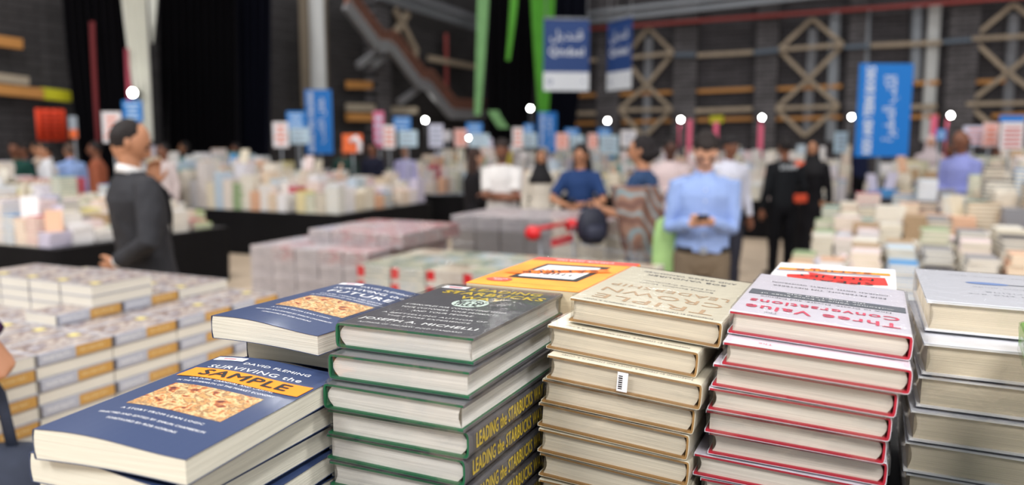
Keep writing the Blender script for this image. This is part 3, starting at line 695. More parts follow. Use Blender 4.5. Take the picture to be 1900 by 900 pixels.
for i in range(6):
    b = o0 if i == 0 else (op if i == 1 else copy_tree(op)); b['label'] = olab(i, 'amber paperback' + (' with tablet picture' if i == 0 else ', tan pages'), 'the amber stack')
    put(b, -.3775 + [0, .012, .01, .014, .01, .012][i], .990 + [0, -.006, -.004, -.008, -.005, 0][i], -.174 - .0325*i - (.006 if i else 0), OT if i else OT + .006, 0, YAW + R([-.6, 1.2, .5, 0, .7, 0][i]), flip=True)
mb = MB(); mb.box((0, 0, 0), (.03, .0006, .0035), 0); mb.box((.018, 0, 0), (.011, .0006, .008), 1)
# -- white paperbacks with red arrow ---------------------------------
MW, ML, MT = .16, .236, .026
def money_book(label, front=True):
    root = make_book('paperback_book', soft_parts(MW, ML, MT, mat('gloss_white_cover', (238, 236, 238), .35, .5, coat=.2), pg_ivory), label, group='white paperbacks')
    if front:
        mb = MB(); q = [(-.07, .045), (.05, .075), (.06, .005), (.03, -.006), (.034, -.022), (-.005, -.010), (-.066, -.018)]
        mb.add([(x, y, 0) for x, y in q], [tuple(range(len(q)))], 0); rect(mb, .02, -.064, .034, -.050, 0)
        art(root, 'red_arrow', mb, [mat('bright_red_print', (236, 48, 40), .45)], MT + .0003)
        mb = MB(); rect(mb, -.06, -.04, .078, -.022, 0); art(root, 'grey_bar', mb, [mat('bar_grey_print', (140, 144, 156), .45)], MT + .0005)
        mb = MB(); rect(mb, -.074, -.053, .074, -.033, 0); M2 = Matrix.Rotation(R(2), 4, 'Z'); mb.v = [tuple(M2 @ Vector(v)) for v in mb.v]
        art(root, 'sample_sticker', mb, [m_samp], MT + .0008)
        art(root, 'cover_lettering', lettering([('SPEAK', -.008, .042, .030, .09, .001, 0), ('MONEY', -.002, .008, .032, .1, .001, 0)]), [m_black_ink], MT + .0006)
        l2 = lettering([('SAMPLE', 0, -.043, .017, .1, .0009, 0)]); l2.v = [tuple(M2 @ Vector(v)) for v in l2.v]; art(root, 'sample_lettering', l2, [m_black_ink], MT + .0011)
    for o in coverof(root).children:
        if o.name.startswith(('red_arrow', 'grey_bar', 'sample', 'cover_lett')): o.location.y = -.016
    return root
n0 = money_book('x'); np_ = money_book('x', False)
for i in range(8):
    b = n0 if i == 0 else (np_ if i == 1 else copy_tree(np_)); b['label'] = olab(i, 'white paperback' + (' with red arrow and sample sticker' if i == 0 else ', ivory pages'), 'the white paperback stack')
    put(b, -.034 + [0, .004, 0, .003, 0, .002, 0, .003][i], 1.136, -.1865 - .0278*i, MT, 0, YAW + R(-1.2 + .5*(i % 3)), flip=True)
# -- green book at the right edge ------------------------------------
m_lime = mat('lime_cover', (126, 176, 76), .35, .5, coat=.3)
gb = make_book('hardcover_book', hard_parts(.17, .24, .026, m_lime, m_lime, pg_ivory), 'lime green film-wrapped hardcover at the right edge of the photo')
ps = make_book('hardcover_book', hard_parts(.17, .24, .026, m_whb, m_lime, pg_ivory), 'x')
spine_text(gb, [('THE GREEN LIVING GUIDE', 0, 0, .015, .17, .0003, 0)], .17, .026, [m_white_ink])
c0 = onz(1868, 598, EYE - .185); cv, cu = tovu(c0)
for i in range(9):
    b = gb if i == 0 else (ps if i == 1 else copy_tree(ps)); b['label'] = olab(i, 'lime green film-wrapped hardcover', 'the stack cut by the right edge')
    b['group'] = 'lime green hardcovers'
    put(b, cv + .088 + (.145 if i else 0), cu - .118 - (.06 if i else 0), -.185 - .0262*i - .0012, .025, 0, YAW + R(-4.5), flip=False)
# -- the table under them --------------------------------------------
m_black = mat('black_cloth', (16, 15, 17), .9, .15, vary=.2, vscale=3)
RECTS = []
def table(label, v0, v1, u0, u1, h, group='black-skirted tables'):
    RECTS.append((v0, v1, u0, u1, h))
    cx, cy = (v0 + v1)/2, (u0 + u1)/2; p = vu(cx, cy, 0); root = empty('display_table', p, -THETA, label, 'table', group)
    W_, D_ = v1 - v0, u1 - u0
    mb = MB(); mb.box((0, 0, h - .015), (W_, D_, .03)); bevel(mb.build('tabletop', mat('dark_tabletop', (30, 28, 30), .6), root), .006)
    mb = MB(); per = []; n = 26
    for (a, b) in (((-1, -1), (1, -1)), ((1, -1), (1, 1)), ((1, 1), (-1, 1)), ((-1, 1), (-1, -1))):
        for k in range(n): t = k/n; per.append((a[0] + (b[0] - a[0])*t, a[1] + (b[1] - a[1])*t))
    rings = []
    for z in (.01, h*.5, h - .005):
        k = .018*(1 - z/h)
        rings.append([(x*(W_/2 + .012 + k*sin(i*1.9)), y*(D_/2 + .012 + k*sin(i*1.9)), z) for i, (x, y) in enumerate(per)])
    mb.ring_loft(rings, cap=False); mb.build('skirt', m_black, root); 
    mb = MB()
    for sx in (-1, 1):
        for sy in (-1, 1): mb = MB(); mb.beam((sx*(W_/2 - .05), sy*(D_/2 - .05), .0), (sx*(W_/2 - .05), sy*(D_/2 - .05), h - .03), .04); mb.build('leg', m_black, root)
    return root
table('raised black display table carrying the nearest stacks', -.72, .36, .34, 1.30, EYE + TABLE_REL - .003)
# ---------------------------------------------------------------- the block of paperbacks at the left
def simple_book(w_, l, t, covers, pages, ct=.0012):
    """square-backed paperback with parts: cover sheet, page block, spine panels"""
    P = [('paper_cover', sheet(cpath(w_, t, .002, 2), inset(cpath(w_, t, .002, 2), ct, w_), l, 1).mesh(), covers),
         ('page_block', block(-w_/2 + .001, w_/2 - .0015, l - .002, ct, t - ct, .001, 0, 2, 1, 2).mesh(), pages)]
    return P
KW, KL, KT = .150, .236, .0345
m_kc = painting_mat('grey_photo_cover', [(36, 34, 42), (112, 106, 110), (176, 164, 156), (96, 72, 62), (140, 136, 144), (196, 184, 174)], 20)
m_kp = page_mat('off_white_pages', (218, 212, 200), .12)
GG = 'grey and ochre paperbacks of the left block'
def block_book():
    root = make_book('paperback_book', simple_book(KW, KL, KT, mat('lilac_grey_cover', (172, 174, 186), .45), m_kp), 'x', group=GG)
    mb = MB(); rect(mb, -KW/2 + .004, -KL/2 + .004, KW/2 - .002, KL/2 - .004, 0); art(root, 'cover_picture', mb, [m_kc], KT + .0003)
    mb = MB(); rect(mb, .02, -.09, .055, -.06, 0); art(root, 'yellow_label', mb, [mat('pale_yellow_label', (206, 190, 110), .5)], KT + .0006)
    M = Matrix(((0, 0, -1, -KW/2 - .0004), (-1, 0, 0, 0), (0, 1, 0, KT/2), (0, 0, 0, 1)))
    mb = MB(); rect(mb, -.002, -.0155, .112, .0155, 0); rect(mb, .112, -.0155, .118, .0155, 1); rect(mb, -.1178, -.0155, -.112, .0155, 1)
    mb.v = [tuple(M @ Vector(v)) for v in mb.v]; mb.build('spine_panel', [mat('ochre_spine', (190, 144, 74), .45), mat('dark_spine_edge', (62, 58, 66), .5)], root)
    M = Matrix(((0, 0, -1, -KW/2 - .0008), (-1, 0, 0, 0), (0, 1, 0, KT/2), (0, 0, 0, 1)))
    lt = lettering([('MORTALITY', -.058, 0, .016, .08, .0006, 0), ('THE LONG WAY', .048, 0, .014, .08, .0004, 1)])
    lt.v = [tuple(M @ Vector(v)) for v in lt.v]; lt.build('spine_lettering', [m_white_ink, mat('pale_gold_print', (226, 200, 150), .5)], root)
    return root
kb = block_book()
c = onz(515, 544, EYE - .573); kv, ku = tovu(c)
first = True; plain_v = kv; cnt = 0
BOOKS = 0
CO = ['first', 'second', 'third', 'fourth', 'fifth', 'sixth', 'seventh', 'eighth']; ROWN = ['edge', 'second', 'third', 'fourth', 'fifth', 'sixth', 'seventh', 'eighth']; PLN = ['far end', 'second place', 'middle', 'fourth place', 'near end']
def put_block(i, j, L, lab, flip, jit=0.0, q=None):
    """i: column away from the front face (0 = at the face), j: place along the face from the far end, L: layer from the top"""
    global first, BOOKS
    b = kb if first else copy_tree(kb); first = False; BOOKS += 1
    b['label'] = lab
    v = kv - KW/2 - i*(KW + .006) + jit; u = ku - KL/2 - j*(KL + .002)
    z = -.573 - L*(KT + .0015)
    # spine (-x) must look toward +v on spine layers: turn by half a circle
    put(b, v, u, z, KT, 0, YAW + R(rnd.uniform(-.5, .5)), flip=flip)
for L in range(7):
    for i in range(8):
        for j in range(5):
            if L > 0 and i > 0 and not (j == 4 and i < 5): continue     # only what can be seen
            if L > 3 and (i > 0): continue
            if L == 0 and j == 4 and i > 5: continue
            sp_out = (L % 2 == 0)
            if j == 4: sp_out = not sp_out
            if L == 0: lab = 'grey paperback in the top layer of the ochre-spined block, %s row, %s' % (ROWN[i], PLN[j])
            elif i == 0: lab = '%s-out paperback in the ochre-spined block face, %s layer, %s' % ('spine' if sp_out else 'page', ORD[L], PLN[j])
            else: lab = 'paperback in the near end of the ochre-spined block, %s row, %s layer' % (ROWN[i], ORD[L])
            put_block(i, j, L, lab, sp_out, 0 if sp_out else -.004)
# loose upper layer and a taller pile on top of the block
for (i, j, L) in ((1.6, 0, -1), (1.6, 1, -1), (1.6, 2, -1), (2.6, 0, -1), (2.6, 1, -1), (3.6, 0, -1), (4.6, 0, -1), (3.6, 1, -1), (5.6, .1, -1), (6.6, .3, -1)):
    put_block(i, j, L, 'grey paperback of the loose upper layer on the ochre-spined block, %s row, %s' % (ROWN[int(i)], PLN[int(j)]), j != 0)
qv, qu = tovu(onz(172, 592, EYE - .573)); qi, qj = (kv - qv)/(KW + .006), (ku - qu)/(KL + .002) - 1
for L in (-1, -2, -3):
    for i in range(4):
        i, j = qi + i, qj
        put_block(i, j, L, 'page-out paperback in the raised pile on the ochre-spined block, %s pile, level %s' % (CO[int(i - qi + .01)], {-1: 'one', -2: 'two', -3: 'three'}[L]), False)
hb = EYE - .573 - 7*(KT + .0015) - .001
pcx, pcy = kv - 4*(KW + .006), ku - 2.5*KL
table('black display table carrying the grey and ochre block', kv - 8*(KW + .006), kv + .03, ku - 5*KL - .05, ku + .03, hb)

# ---------------------------------------------------------------- wrapped bundles on the floor in the middle
CO = ['first', 'second', 'third', 'fourth', 'fifth', 'sixth', 'seventh', 'eighth']
def bundle(w_, l, h, n, m_cov, m_pg, label, group, corner=None):
    """a shrink-wrapped brick of n thin books: one thing"""
    root = empty('wrapped_bundle', (0, 0, 0), 0, label, 'bundle', group)
    mb = MB(); t = h/n
    for k in range(n):
        dx, dy = rnd.uniform(-.002, .002), rnd.uniform(-.002, .002)
        mb.box((dx, dy, (k + .5)*t), (w_ - .008, l - .008, t*.72), 1); mb.box((dx, dy, (k + .93)*t - .001), (w_ - .004, l - .004, t*.2), 0); mb.box((dx, dy, (k + .07)*t + .001), (w_ - .004, l - .004, t*.12), 0)
    mb.build('book_layers', [m_cov, m_pg], root)
    mb = MB(); mb.box((0, 0, h/2), (w_, l, h + .004)); o = mb.build('shrink_wrap', wrap_mat(), root); bevel(o, .006)
    if corner:
        mb = MB(); mb.box((-w_/2 + .03, -l/2 + .004, h*.6), (.05, .006, h*.7)); mb.build('spine_label', corner, root)
    return root
m_mag = mat('dull_grey_pages', (168, 164, 166), .6, vary=.15, vscale=30); m_pkc = painting_mat('pink_photo_cover', [(206, 176, 180), (170, 140, 148), (226, 218, 218), (180, 64, 74), (214, 204, 200), (150, 150, 160)], 13)
m_mixc = painting_mat('pale_photo_cover', [(170, 186, 186), (222, 214, 184), (140, 172, 188), (218, 212, 204), (170, 140, 120), (206, 206, 200)], 10, 3)
m_grc = painting_mat('mauve_photo_cover', [(196, 184, 188), (214, 204, 206), (176, 166, 172), (210, 196, 198)], 8, 5)
p0 = onz(462, 455, .92); bv, bu = tovu(p0)
NB = 0
def stack_bundles(proto_list, v, u, top, layers, h, where, yaw=0):
    for L in range(layers):
        pr = rnd.choice(proto_list[:-1]) if L == 0 else proto_list[-1]; b = pr if not pr.get('used') else copy_tree(pr)
        pr['used'] = 1; b['used'] = 1
        z = top - (L + 1)*h
        b['label'] = where + ', ' + ORD[L] + (' of pile' if L == 0 else ' from top')
        b.location = vu(v + rnd.uniform(-.003, .003), u + rnd.uniform(-.003, .003), z); b.rotation_euler = (0, 0, YAW + yaw + R(rnd.uniform(-1, 1)))
def pallet(v0, v1, u0, u1, h, label):
    RECTS.append((v0, v1, u0, u1, 0))
    root = empty('pallet', vu((v0 + v1)/2, (u0 + u1)/2, 0), YAW, label, 'pallet', 'pallets')
    W_, D_ = v1 - v0, u1 - u0; m = mat('raw_pallet_wood', (176, 146, 104), .8, vary=.2, vscale=5)
    for k in range(6): mb = MB(); mb.box((0, -D_/2 + .05 + k*(D_ - .1)/5, h - .011), (W_, .09, .022)); mb.build('deck_board', m, root)
    for k in (-1, 0, 1): mb = MB(); mb.box((k*(W_/2 - .05), 0, (h - .022)/2), (.09, D_, h - .022)); mb.build('bearer', m, root)
    return root
PALH = .12
A0 = [bundle(.196, .27, .1, 6, mm, m_mag, 'x', 'grey wrapped bundles left block') for mm in (m_grc, painting_mat('red_photo_cover', [(206, 150, 150), (170, 60, 66), (220, 204, 200), (190, 96, 92)], 8, 2))]; A1 = bundle(.196, .27, .1, 6, m_pkc, m_mag, 'x', 'grey wrapped bundles left block'); A2 = bundle(.196, .27, .1, 6, m_grc, m_mag, 'x', 'grey wrapped bundles left block')
for i in range(5):
    for j in range(4):
        vis = (j == 0 or i == 4)
        stack_bundles([A1, A0[0], A1, A0[1], A2], bv + .1 + i*.2, bu + .14 + j*.275, .92, 8 if vis else 1, .1, 'pink-topped bundle, left floor block, %s column, %s row' % (CO[i], CO[j]))
for i in range(2, 6):
    for j in range(1, 4):
        stack_bundles([A1, A0[0], A1, A0[1], A2], bv + .0 + i*.2, bu + .14 + j*.275, 1.02, 1, .1, 'raised pink-topped bundle on the left floor block, %s column, %s row' % (CO[i - 2], CO[j]))
pallet(bv - .02, bv + 1.02, bu, bu + 1.1, PALH, 'wooden pallet under the left block of pink-topped bundles')
p1 = onz(659, 491, .92); cv2, cu2 = tovu(p1)
Bq = [bundle(.235, .25, .09, 3, m_mixc, mat('soft_white_pages', (206, 202, 196), .6), 'x', 'pale wrapped bundles middle block', mat('red_label', (206, 44, 50), .5)) for _ in range(1)] + [bundle(.235, .25, .09, 3, mm, mat('soft_white_pages', (206, 202, 196), .6), 'x', 'pale wrapped bundles middle block', mat('red_label', (206, 44, 50), .5)) for mm in (painting_mat('sage_photo_cover', [(150, 166, 150), (206, 200, 176), (120, 140, 130), (220, 214, 206)], 6, 1), painting_mat('cream_photo_cover', [(214, 204, 176), (228, 222, 208), (176, 150, 124), (206, 196, 190)], 6, 4), m_mixc)]
for i in range(7):
    for j in range(3):
        vis = (j == 0)
        stack_bundles(Bq, cv2 + .12 + i*.24, cu2 + .13 + j*.255, .92, 5 if vis else 1, .09, 'red-labelled bundle, middle floor block, %s column, %s row' % (CO[i], CO[j]))
pallet(cv2, cv2 + 1.68, cu2, cu2 + .78, .46, 'tall wooden stand under the middle block of pale bundles')
# third block further off
p2 = onz(836, 399, 1.0); dv2, du2 = tovu(p2)
C1 = bundle(.235, .3, .12, 7, m_grc, mat('steel_grey_pages', (132, 134, 138), .6), 'x', 'steel grey bundles'); C2 = bundle(.235, .3, .12, 7, mat('brown_grey_cover', (120, 106, 100), .6), mat('steel_grey_pages', (132, 134, 138), .6), 'x', 'steel grey bundles')
D1 = bundle(.235, .3, .12, 5, m_pkc, mat('ivory_pack', (206, 198, 180), .6), 'x', 'ivory wrapped bundles'); D2 = bundle(.235, .3, .12, 5, mat('ivory_cover', (204, 196, 178), .6), mat('ivory_pack', (206, 198, 180), .6), 'x', 'ivory wrapped bundles')
for i in range(4):
    for j in range(3): stack_bundles([C1, C2], dv2 + .12 + i*.24, du2 + .15 + j*.31, 1.0, 7 if j == 0 else 1, .12, 'steel grey bundle, far floor block, %s column, %s row' % (CO[i], CO[j]))
for i in range(2):
    for j in range(2): stack_bundles([D1, D2], dv2 + .12 + (i + 4)*.24, du2 + .15 + j*.31, 1.0, 7 if j == 0 or i == 1 else 1, .12, 'ivory bundle beside the steel grey block, %s column, %s row' % (CO[i], CO[j]))
pallet(dv2, dv2 + 1.42, du2, du2 + .93, .155, 'wooden pallet under the steel grey and ivory bundles')

# ---------------------------------------------------------------- tables of books in the hall
SG = [(208, 236, 34, 56, 11.5, 'white', 'white sign with faint orange print beside the suited man', 'o'), (246, 206, 38, 38, 11.7, 'blue', 'small blue sign under the leftmost floodlight', 'w'),
 (521, 250, 28, 46, 13, 'white', 'white sign with orange lines left of the blue banner', 'o'), (549, 223, 34, 32, 13.6, 'blue', 'square blue sign left of the tall blue banner', 'w'), (556, 252, 34, 30, 13.4, 'paleblue', 'pale blue sign overlapping the tall blue banner', 'b'),
 (654, 266, 36, 34, 12.8, 'orange', 'orange sign with a white arch shape', 'a'), (703, 240, 20, 66, 14.2, 'pink', 'pink upright banner behind the left tables', 'w'), (722, 254, 22, 42, 13.9, 'white', 'pinkish white sign in front of the pink banner', 'o'),
 (746, 230, 32, 26, 14.4, 'blue', 'blue sign right of the pink banner', 'w'), (757, 257, 34, 30, 14.1, 'paleblue', 'pale blue sign below the blue one by the pink banner', 'b'), (809, 252, 26, 42, 14.6, 'lilac', 'lilac white sign right of the stair floodlight', 'b'),
 (829, 252, 14, 18, 14.7, 'white', 'tiny white sign beside the lilac one', 'b'), (855, 256, 24, 32, 14.8, 'peach', 'peach sign left of the greenish lamp', 'o'), (880, 238, 30, 20, 15.0, 'blue', 'little blue sign above the greenish lamp', 'w'),
 (889, 260, 36, 24, 14.7, 'paleblue', 'pale blue sign right of the greenish lamp', 'b'), (961, 256, 20, 38, 15, 'white', 'white sign above the man in white', 'o'), (981, 240, 18, 20, 15.6, 'blue', 'small blue sign left of the narrow blue banner', 'w'),
 (984, 260, 24, 26, 15.3, 'paleblue', 'pale blue sign left of the narrow blue banner', 'b'), (1043, 262, 24, 30, 15.2, 'peach', 'pink white sign right of the narrow blue banner', 'o'), (1061, 247, 26, 18, 15.8, 'blue', 'small blue sign between the narrow banner and the woman in navy', 'w'),
 (1070, 264, 24, 26, 15.5, 'paleblue', 'pale blue sign above the woman in navy', 'b'), (1100, 262, 18, 28, 15.4, 'peach', 'pink white sign right of the woman in navy', 'o'), (1121, 246, 24, 16, 16, 'blue', 'small blue sign below the second floodlight from the stair', 'w'),
 (1130, 268, 34, 34, 15.6, 'paleblue', 'wide pale blue sign left of the woman in the shawl', 'b'), (1166, 257, 28, 30, 15.2, 'white', 'white sign with grey print beside the shawled woman', 'b'), (1560, 264, 24, 38, 11.5, 'paleblue', 'pale sign left of the large blue banner', 'b'),
 (1746, 250, 18, 20, 10.8, 'blue', 'small blue sign below the rightmost floodlight', 'w'), (1808, 252, 40, 36, 9.4, 'lilac', 'lilac white sign between the bald man and the right edge', 'o'), (1838, 250, 28, 44, 9.2, 'peach', 'pink white sign next to the lilac one at the right', 'o'), (1878, 246, 44, 62, 8.8, 'white', 'white sign with red lines and blue header at the right edge', 'h'),
 (136, 236, 14, 40, 12.5, 'grey', 'thin grey and orange sign left of the black drape', 'x')]
SPOTS = []
for q_ in SG: p = ond(q_[0], q_[1], q_[4]); SPOTS.append((*tovu(p), .22))
for x, y, d, r_ in ((1640, 200, 10.5, .42), (592, 226, 16.5, .35), (1016, 245, 18, .35), (1763, 214, 21, .3), (1580, 217, 22.2, .3), (870, 256, 15.1, .34), (395, 405, 8.75, .3), (345, 405, 8.5, .3), (246, 172, 12.7, .25), (1280, 222, 17, .3), (1329, 226, 17, .3), (1412, 232, 17, .3), (1734, 214, 14, .3)):
    SPOTS.append((*tovu(ond(x, y, d)), r_))
def base_z(p, m=.12):
    v, u = tovu(p)
    return next((h for a, b, c_, d_, h in RECTS if a - m < v < b + m and c_ - m < u < d_ + m), 0)
def blocked(v, u): return any(abs(v - a) < r_ and abs(u - b) < r_ + .05 for a, b, r_ in SPOTS)
PAL = [mat('bk_' + n, c, .5) for n, c in (('white', (232, 229, 230)), ('ivory', (226, 219, 206)), ('cream', (222, 211, 190)), ('pinkish', (224, 204, 202)), ('pale_blue', (190, 204, 216)), ('lilac', (198, 192, 210)),
        ('peach', (220, 176, 146)), ('rose', (190, 84, 96)), ('sky', (70, 140, 196)), ('amber', (222, 160, 60)), ('grey', (140, 138, 142)), ('dark', (52, 50, 58)), ('sage', (150, 170, 130)), ('yellow', (226, 210, 80)), ('teal', (90, 150, 150)), ('tan', (176, 148, 116)))]
WT = [8, 6, 5, 7, 5, 5, 4, 3, 2.2, 2, 3, 1.6, 1.8, 1.4, 1.4, 2.5]
WT_R = [3, 6, 8, 4, 3, 3, 4, 2, 2, 2.4, 5, 4, 2, 1, 1.4, 7]; CUR = [WT]
def pick(): return rnd.choices(range(16), CUR[0])[0]
stuff = MB()
def pile(mbx, v, u, z, n, w_=.155, l=.225, cov=None, top=None):
    t = rnd.choice((.02, .026, .032)); yaw = YAW + (pi/2 if rnd.random() < .25 else 0); c0_ = pick() if cov is None else cov
    sidec = rnd.choices((0, 1, 2, c0_), (4, 5, 3, 4) if CUR[0] is WT else (2, 5, 6, 4))[0]
    k = 0
    while k < n:
        M = Matrix.Translation(vu(v + rnd.uniform(-.006, .006), u + rnd.uniform(-.006, .006), z)) @ Matrix.Rotation(yaw + R(rnd.uniform(-4, 4)), 4, 'Z')
        mbx.box((0, 0, t*.4), (w_, l, t*.7), sidec, M); mbx.box((0, 0, t*.87), (w_ + .004, l + .004, t*.24), c0_, M)
        z += t; k += 1
    return z
def heap(v0, v1, u0, u1, zt, hfun, dens=.98, skip=None, face_out=0.05):
    v = v0 + .1
    while v < v1 - .05:
        u = u0 + .13
        while u < u1 - .1:
            if rnd.random() < dens and not blocked(v, u):
                h = hfun((v - v0)/(v1 - v0), (u - u0)/(u1 - u0)) * rnd.uniform(.72, 1.12)
                zz = pile(stuff, v, u, zt, max(1, int(h/.026)), cov=None)
                if rnd.random() < face_out:      # a book stood upright on the pile, facing us
                    M = Matrix.Translation(vu(v, u, zz)) @ Matrix.Rotation(YAW + R(rnd.choice((0, 55, -50))), 4, 'Z') @ Matrix.Rotation(R(-14), 4, 'X')
                    k = pick(); stuff.box((0, 0, .105), (.15, .025, .21), k, M)
            u += .243
        v += .168
ZT = .65
a = onz(102, 463, ZT); tv1, tu1 = tovu(a); b_ = onz(418, 420, ZT); _, tu1b = tovu(b_)
table('long black-skirted table behind the man in the dark suit', tv1 - 4.6, tv1, tu1, tu1b, ZT)
heap(tv1 - 4.5, tv1, tu1 + .02, tu1b - .15, ZT, lambda a, b: .17 + .40*(1 - a)**.7 + .05*sin(b*9) if a < .93 else .2)
def own_pile(x, y, m, n, lb, w_=.16, l=.23, t=.03, dv=0, du=0):
    p = onz(x, y, ZT); v, u = tovu(p)
    root0 = None
    for k in range(n):
        if root0 is None:
            root0 = b = empty('paperback_book', (0, 0, 0), 0, 'x', 'book', lb.split(',')[0] + 's by the table end')
            for nn, me, mm in simple_book(w_, l, t, m, page_mat('pale_pages', (216, 210, 198)), .003):
                o = bpy.data.objects.new(nn, me); me.materials.append(mm); COL.objects.link(o); o.parent = b
        else: b = copy_tree(root0)
        b['label'] = '%s, %s from the top, by the table end' % (lb, ORD[n - 1 - k])
        b.location = vu(v + dv + rnd.uniform(-.005, .005), u + du, ZT + k*t); b.rotation_euler = (0, 0, YAW + R(rnd.uniform(-4, 4)))
own_pile(385, 424, mat('lime_book', (160, 206, 40), .5), 2, 'lime green book in the low pile', dv=-.13, du=.0)
own_pile(385, 424, mat('lime_book', (160, 206, 40), .5), 6, 'lime green book in the taller pile', dv=-.33, du=.1)
own_pile(350, 430, PAL[0], 8, 'white book in the nearer pile', dv=-.14, du=-.05)
own_pile(318, 434, PAL[0], 9, 'white book in the farther pile', dv=-.13, du=-.0)
a = onz(628, 399, ZT); tv2, tu2 = tovu(a); b_ = onz(770, 374, ZT); _, tu2b = tovu(b_)
table('black-skirted table in front of the left blue banner', tv2 - 4.4, tv2, tu2, tu2b, ZT)
heap(tv2 - 4.3, tv2, tu2 + .02, tu2b, ZT, lambda a, b: .26 + .42*(1 - a)**.8 + .06*sin(b*7))
a = onz(990, 367, ZT); tv3, tu3 = tovu(a)
table('black-skirted table behind the woman in black', tv3 - 3.6, tv3 + .2, tu3, tu3 + 3.0, ZT)
heap(tv3 - 3.5, tv3 + .2, tu3 + .02, tu3 + 2.9, ZT, lambda a, b: .3 + .5*b)
table('far black-skirted table under the small blue signs', tv3 + .6, tv3 + 5.2, tu3 + 1.0, tu3 + 4.6, ZT)
heap(tv3 + .7, tv3 + 5.1, tu3 + 1.0, tu3 + 4.4, ZT, lambda a, b: .3 + .45*b)
table('farthest black-skirted table left of the diamond braces', tv3 - 2.5, tv3 + 3, tu3 + 4.8, tu3 + 7.6, ZT)
heap(tv3 - 2.4, tv3 + 2.9, tu3 + 5.0, tu3 + 7.5, ZT, lambda a, b: .42 + .3*b)
# right-hand tables
e0 = onz(1432, 488, .91); rv0, ru0 = tovu(e0)
table('black-skirted table at the right, nearest to the front stacks', rv0, rv0 + 3.2, ru0, ru0 + 1.45, ZT)
table('black-skirted table at the right, second from the front', rv0 + .1, rv0 + 4.4, ru0 + 1.9, ru0 + 4.3, ZT)
table('black-skirted table at the far right', rv0 + .5, rv0 + 7.0, ru0 + 5.2, ru0 + 9.2, ZT)
# nearest right-hand stacks: every book its own object
GRP = 'books of the right-hand tables'
protos = {}
CN = ['white', 'ivory', 'cream', 'pink-tinted', 'pale blue', 'lilac', 'peach', 'rose red', 'sky blue', 'amber', 'grey', 'black', 'sage green', 'yellow', 'teal', 'tan']
def loose(ci, pi_):
    key = (ci, pi_)
    if key in protos: return copy_tree(protos[key])
    root = empty('paperback_book', (0, 0, 0), 0, 'x', 'book', GRP)
    for n, me, m in simple_book(.155, .228, .0285, PAL[ci], page_mat('pale_pages', (216, 210, 198)) if pi_ else pg_warm, .003):
        o = bpy.data.objects.new(n, me); me.materials.append(m); COL.objects.link(o); o.parent = root
    protos[key] = root; return root
spec = []   # (column, row, height, colour)
cols_ = [0, 5, 3, 10, 2, 6, 1, 0, 2, 5, 4, 1, 3, 0]
NRB = 0
for row in range(3):
    for ccol in range(9):
        v = rv0 + .12 + ccol*.2; u = ru0 + .14 + row*.3
        ci = [[0, 5, 3, 8, 11, 10, 6, 9, 15], [1, 0, 15, 4, 10, 3, 11, 2, 5], [2, 6, 1, 15, 12, 10, 1, 3, 15]][row][ccol]
        n = int([[7, 9, 17, 14, 12, 17, 18, 18, 18], [7, 10, 16, 16, 17, 19, 20, 20, 20], [7, 10, 16, 17, 20, 21, 22, 22, 22]][row][ccol]*.75)
        vis = 5 if row == 0 else 3
        for k in range(n):
            if k < n - vis - (3 if row == 0 else 0): 
                pile(stuff, v, u, ZT + k*.029, 1, cov=1) if k % 1 == 0 else None; continue
            b = loose(ci, (ccol + row) % 2); NRB += 1
            b['label'] = '%s book, %s from top of the %s stack, %s row at right' % (CN[ci], ORD[n - 1 - k], ['first', 'second', 'third', 'fourth', 'fifth', 'sixth', 'seventh', 'eighth', 'ninth'][ccol], ['front', 'second', 'third'][row]) if n - 1 - k < 14 else '%s book in stack %s of the %s row on the right-hand table' % (CN[ci], ['one', 'two', 'three', 'four', 'five', 'six', 'seven', 'eight', 'nine'][ccol] if 0 else 'beside the %s one' % CN[[[0, 5, 3, 8, 10, 2, 6, 9, 1], [1, 0, 2, 4, 3, 1, 0, 2, 5], [2, 6, 1, 0, 12, 2, 1, 3, 0]][row][ccol - 1]], ['front', 'second', 'third'][row])
            b.location = vu(v + rnd.uniform(-.006, .006), u + rnd.uniform(-.006, .006), ZT + k*.0292); b.rotation_euler = (0, 0, YAW + R(rnd.uniform(-4, 4)) + (pi if (ccol + k//4) % 2 else 0))
CUR[0] = WT_R
heap(rv0 + 1.85, rv0 + 3.2, ru0 + .0, ru0 + 1.0, ZT, lambda a, b: .52 + .05*b)
heap(rv0, rv0 + 3.2, ru0 + .95, ru0 + 1.5, ZT, lambda a, b: .15 + .42*a)
heap(rv0 + .1, rv0 + 4.4, ru0 + 1.9, ru0 + 4.3, ZT, lambda a, b: .2 + .42*min(1, a*2.2) + .12*b, face_out=.03)
heap(rv0 + .5, rv0 + 7.0, ru0 + 5.3, ru0 + 9.1, ZT, lambda a, b: .42 + .3*min(1, a*3)*b + .1*b)
tag(stuff.build('piled_books', PAL), 'thousands of pale books piled in stacks over the far tables', 'books', kind='stuff')

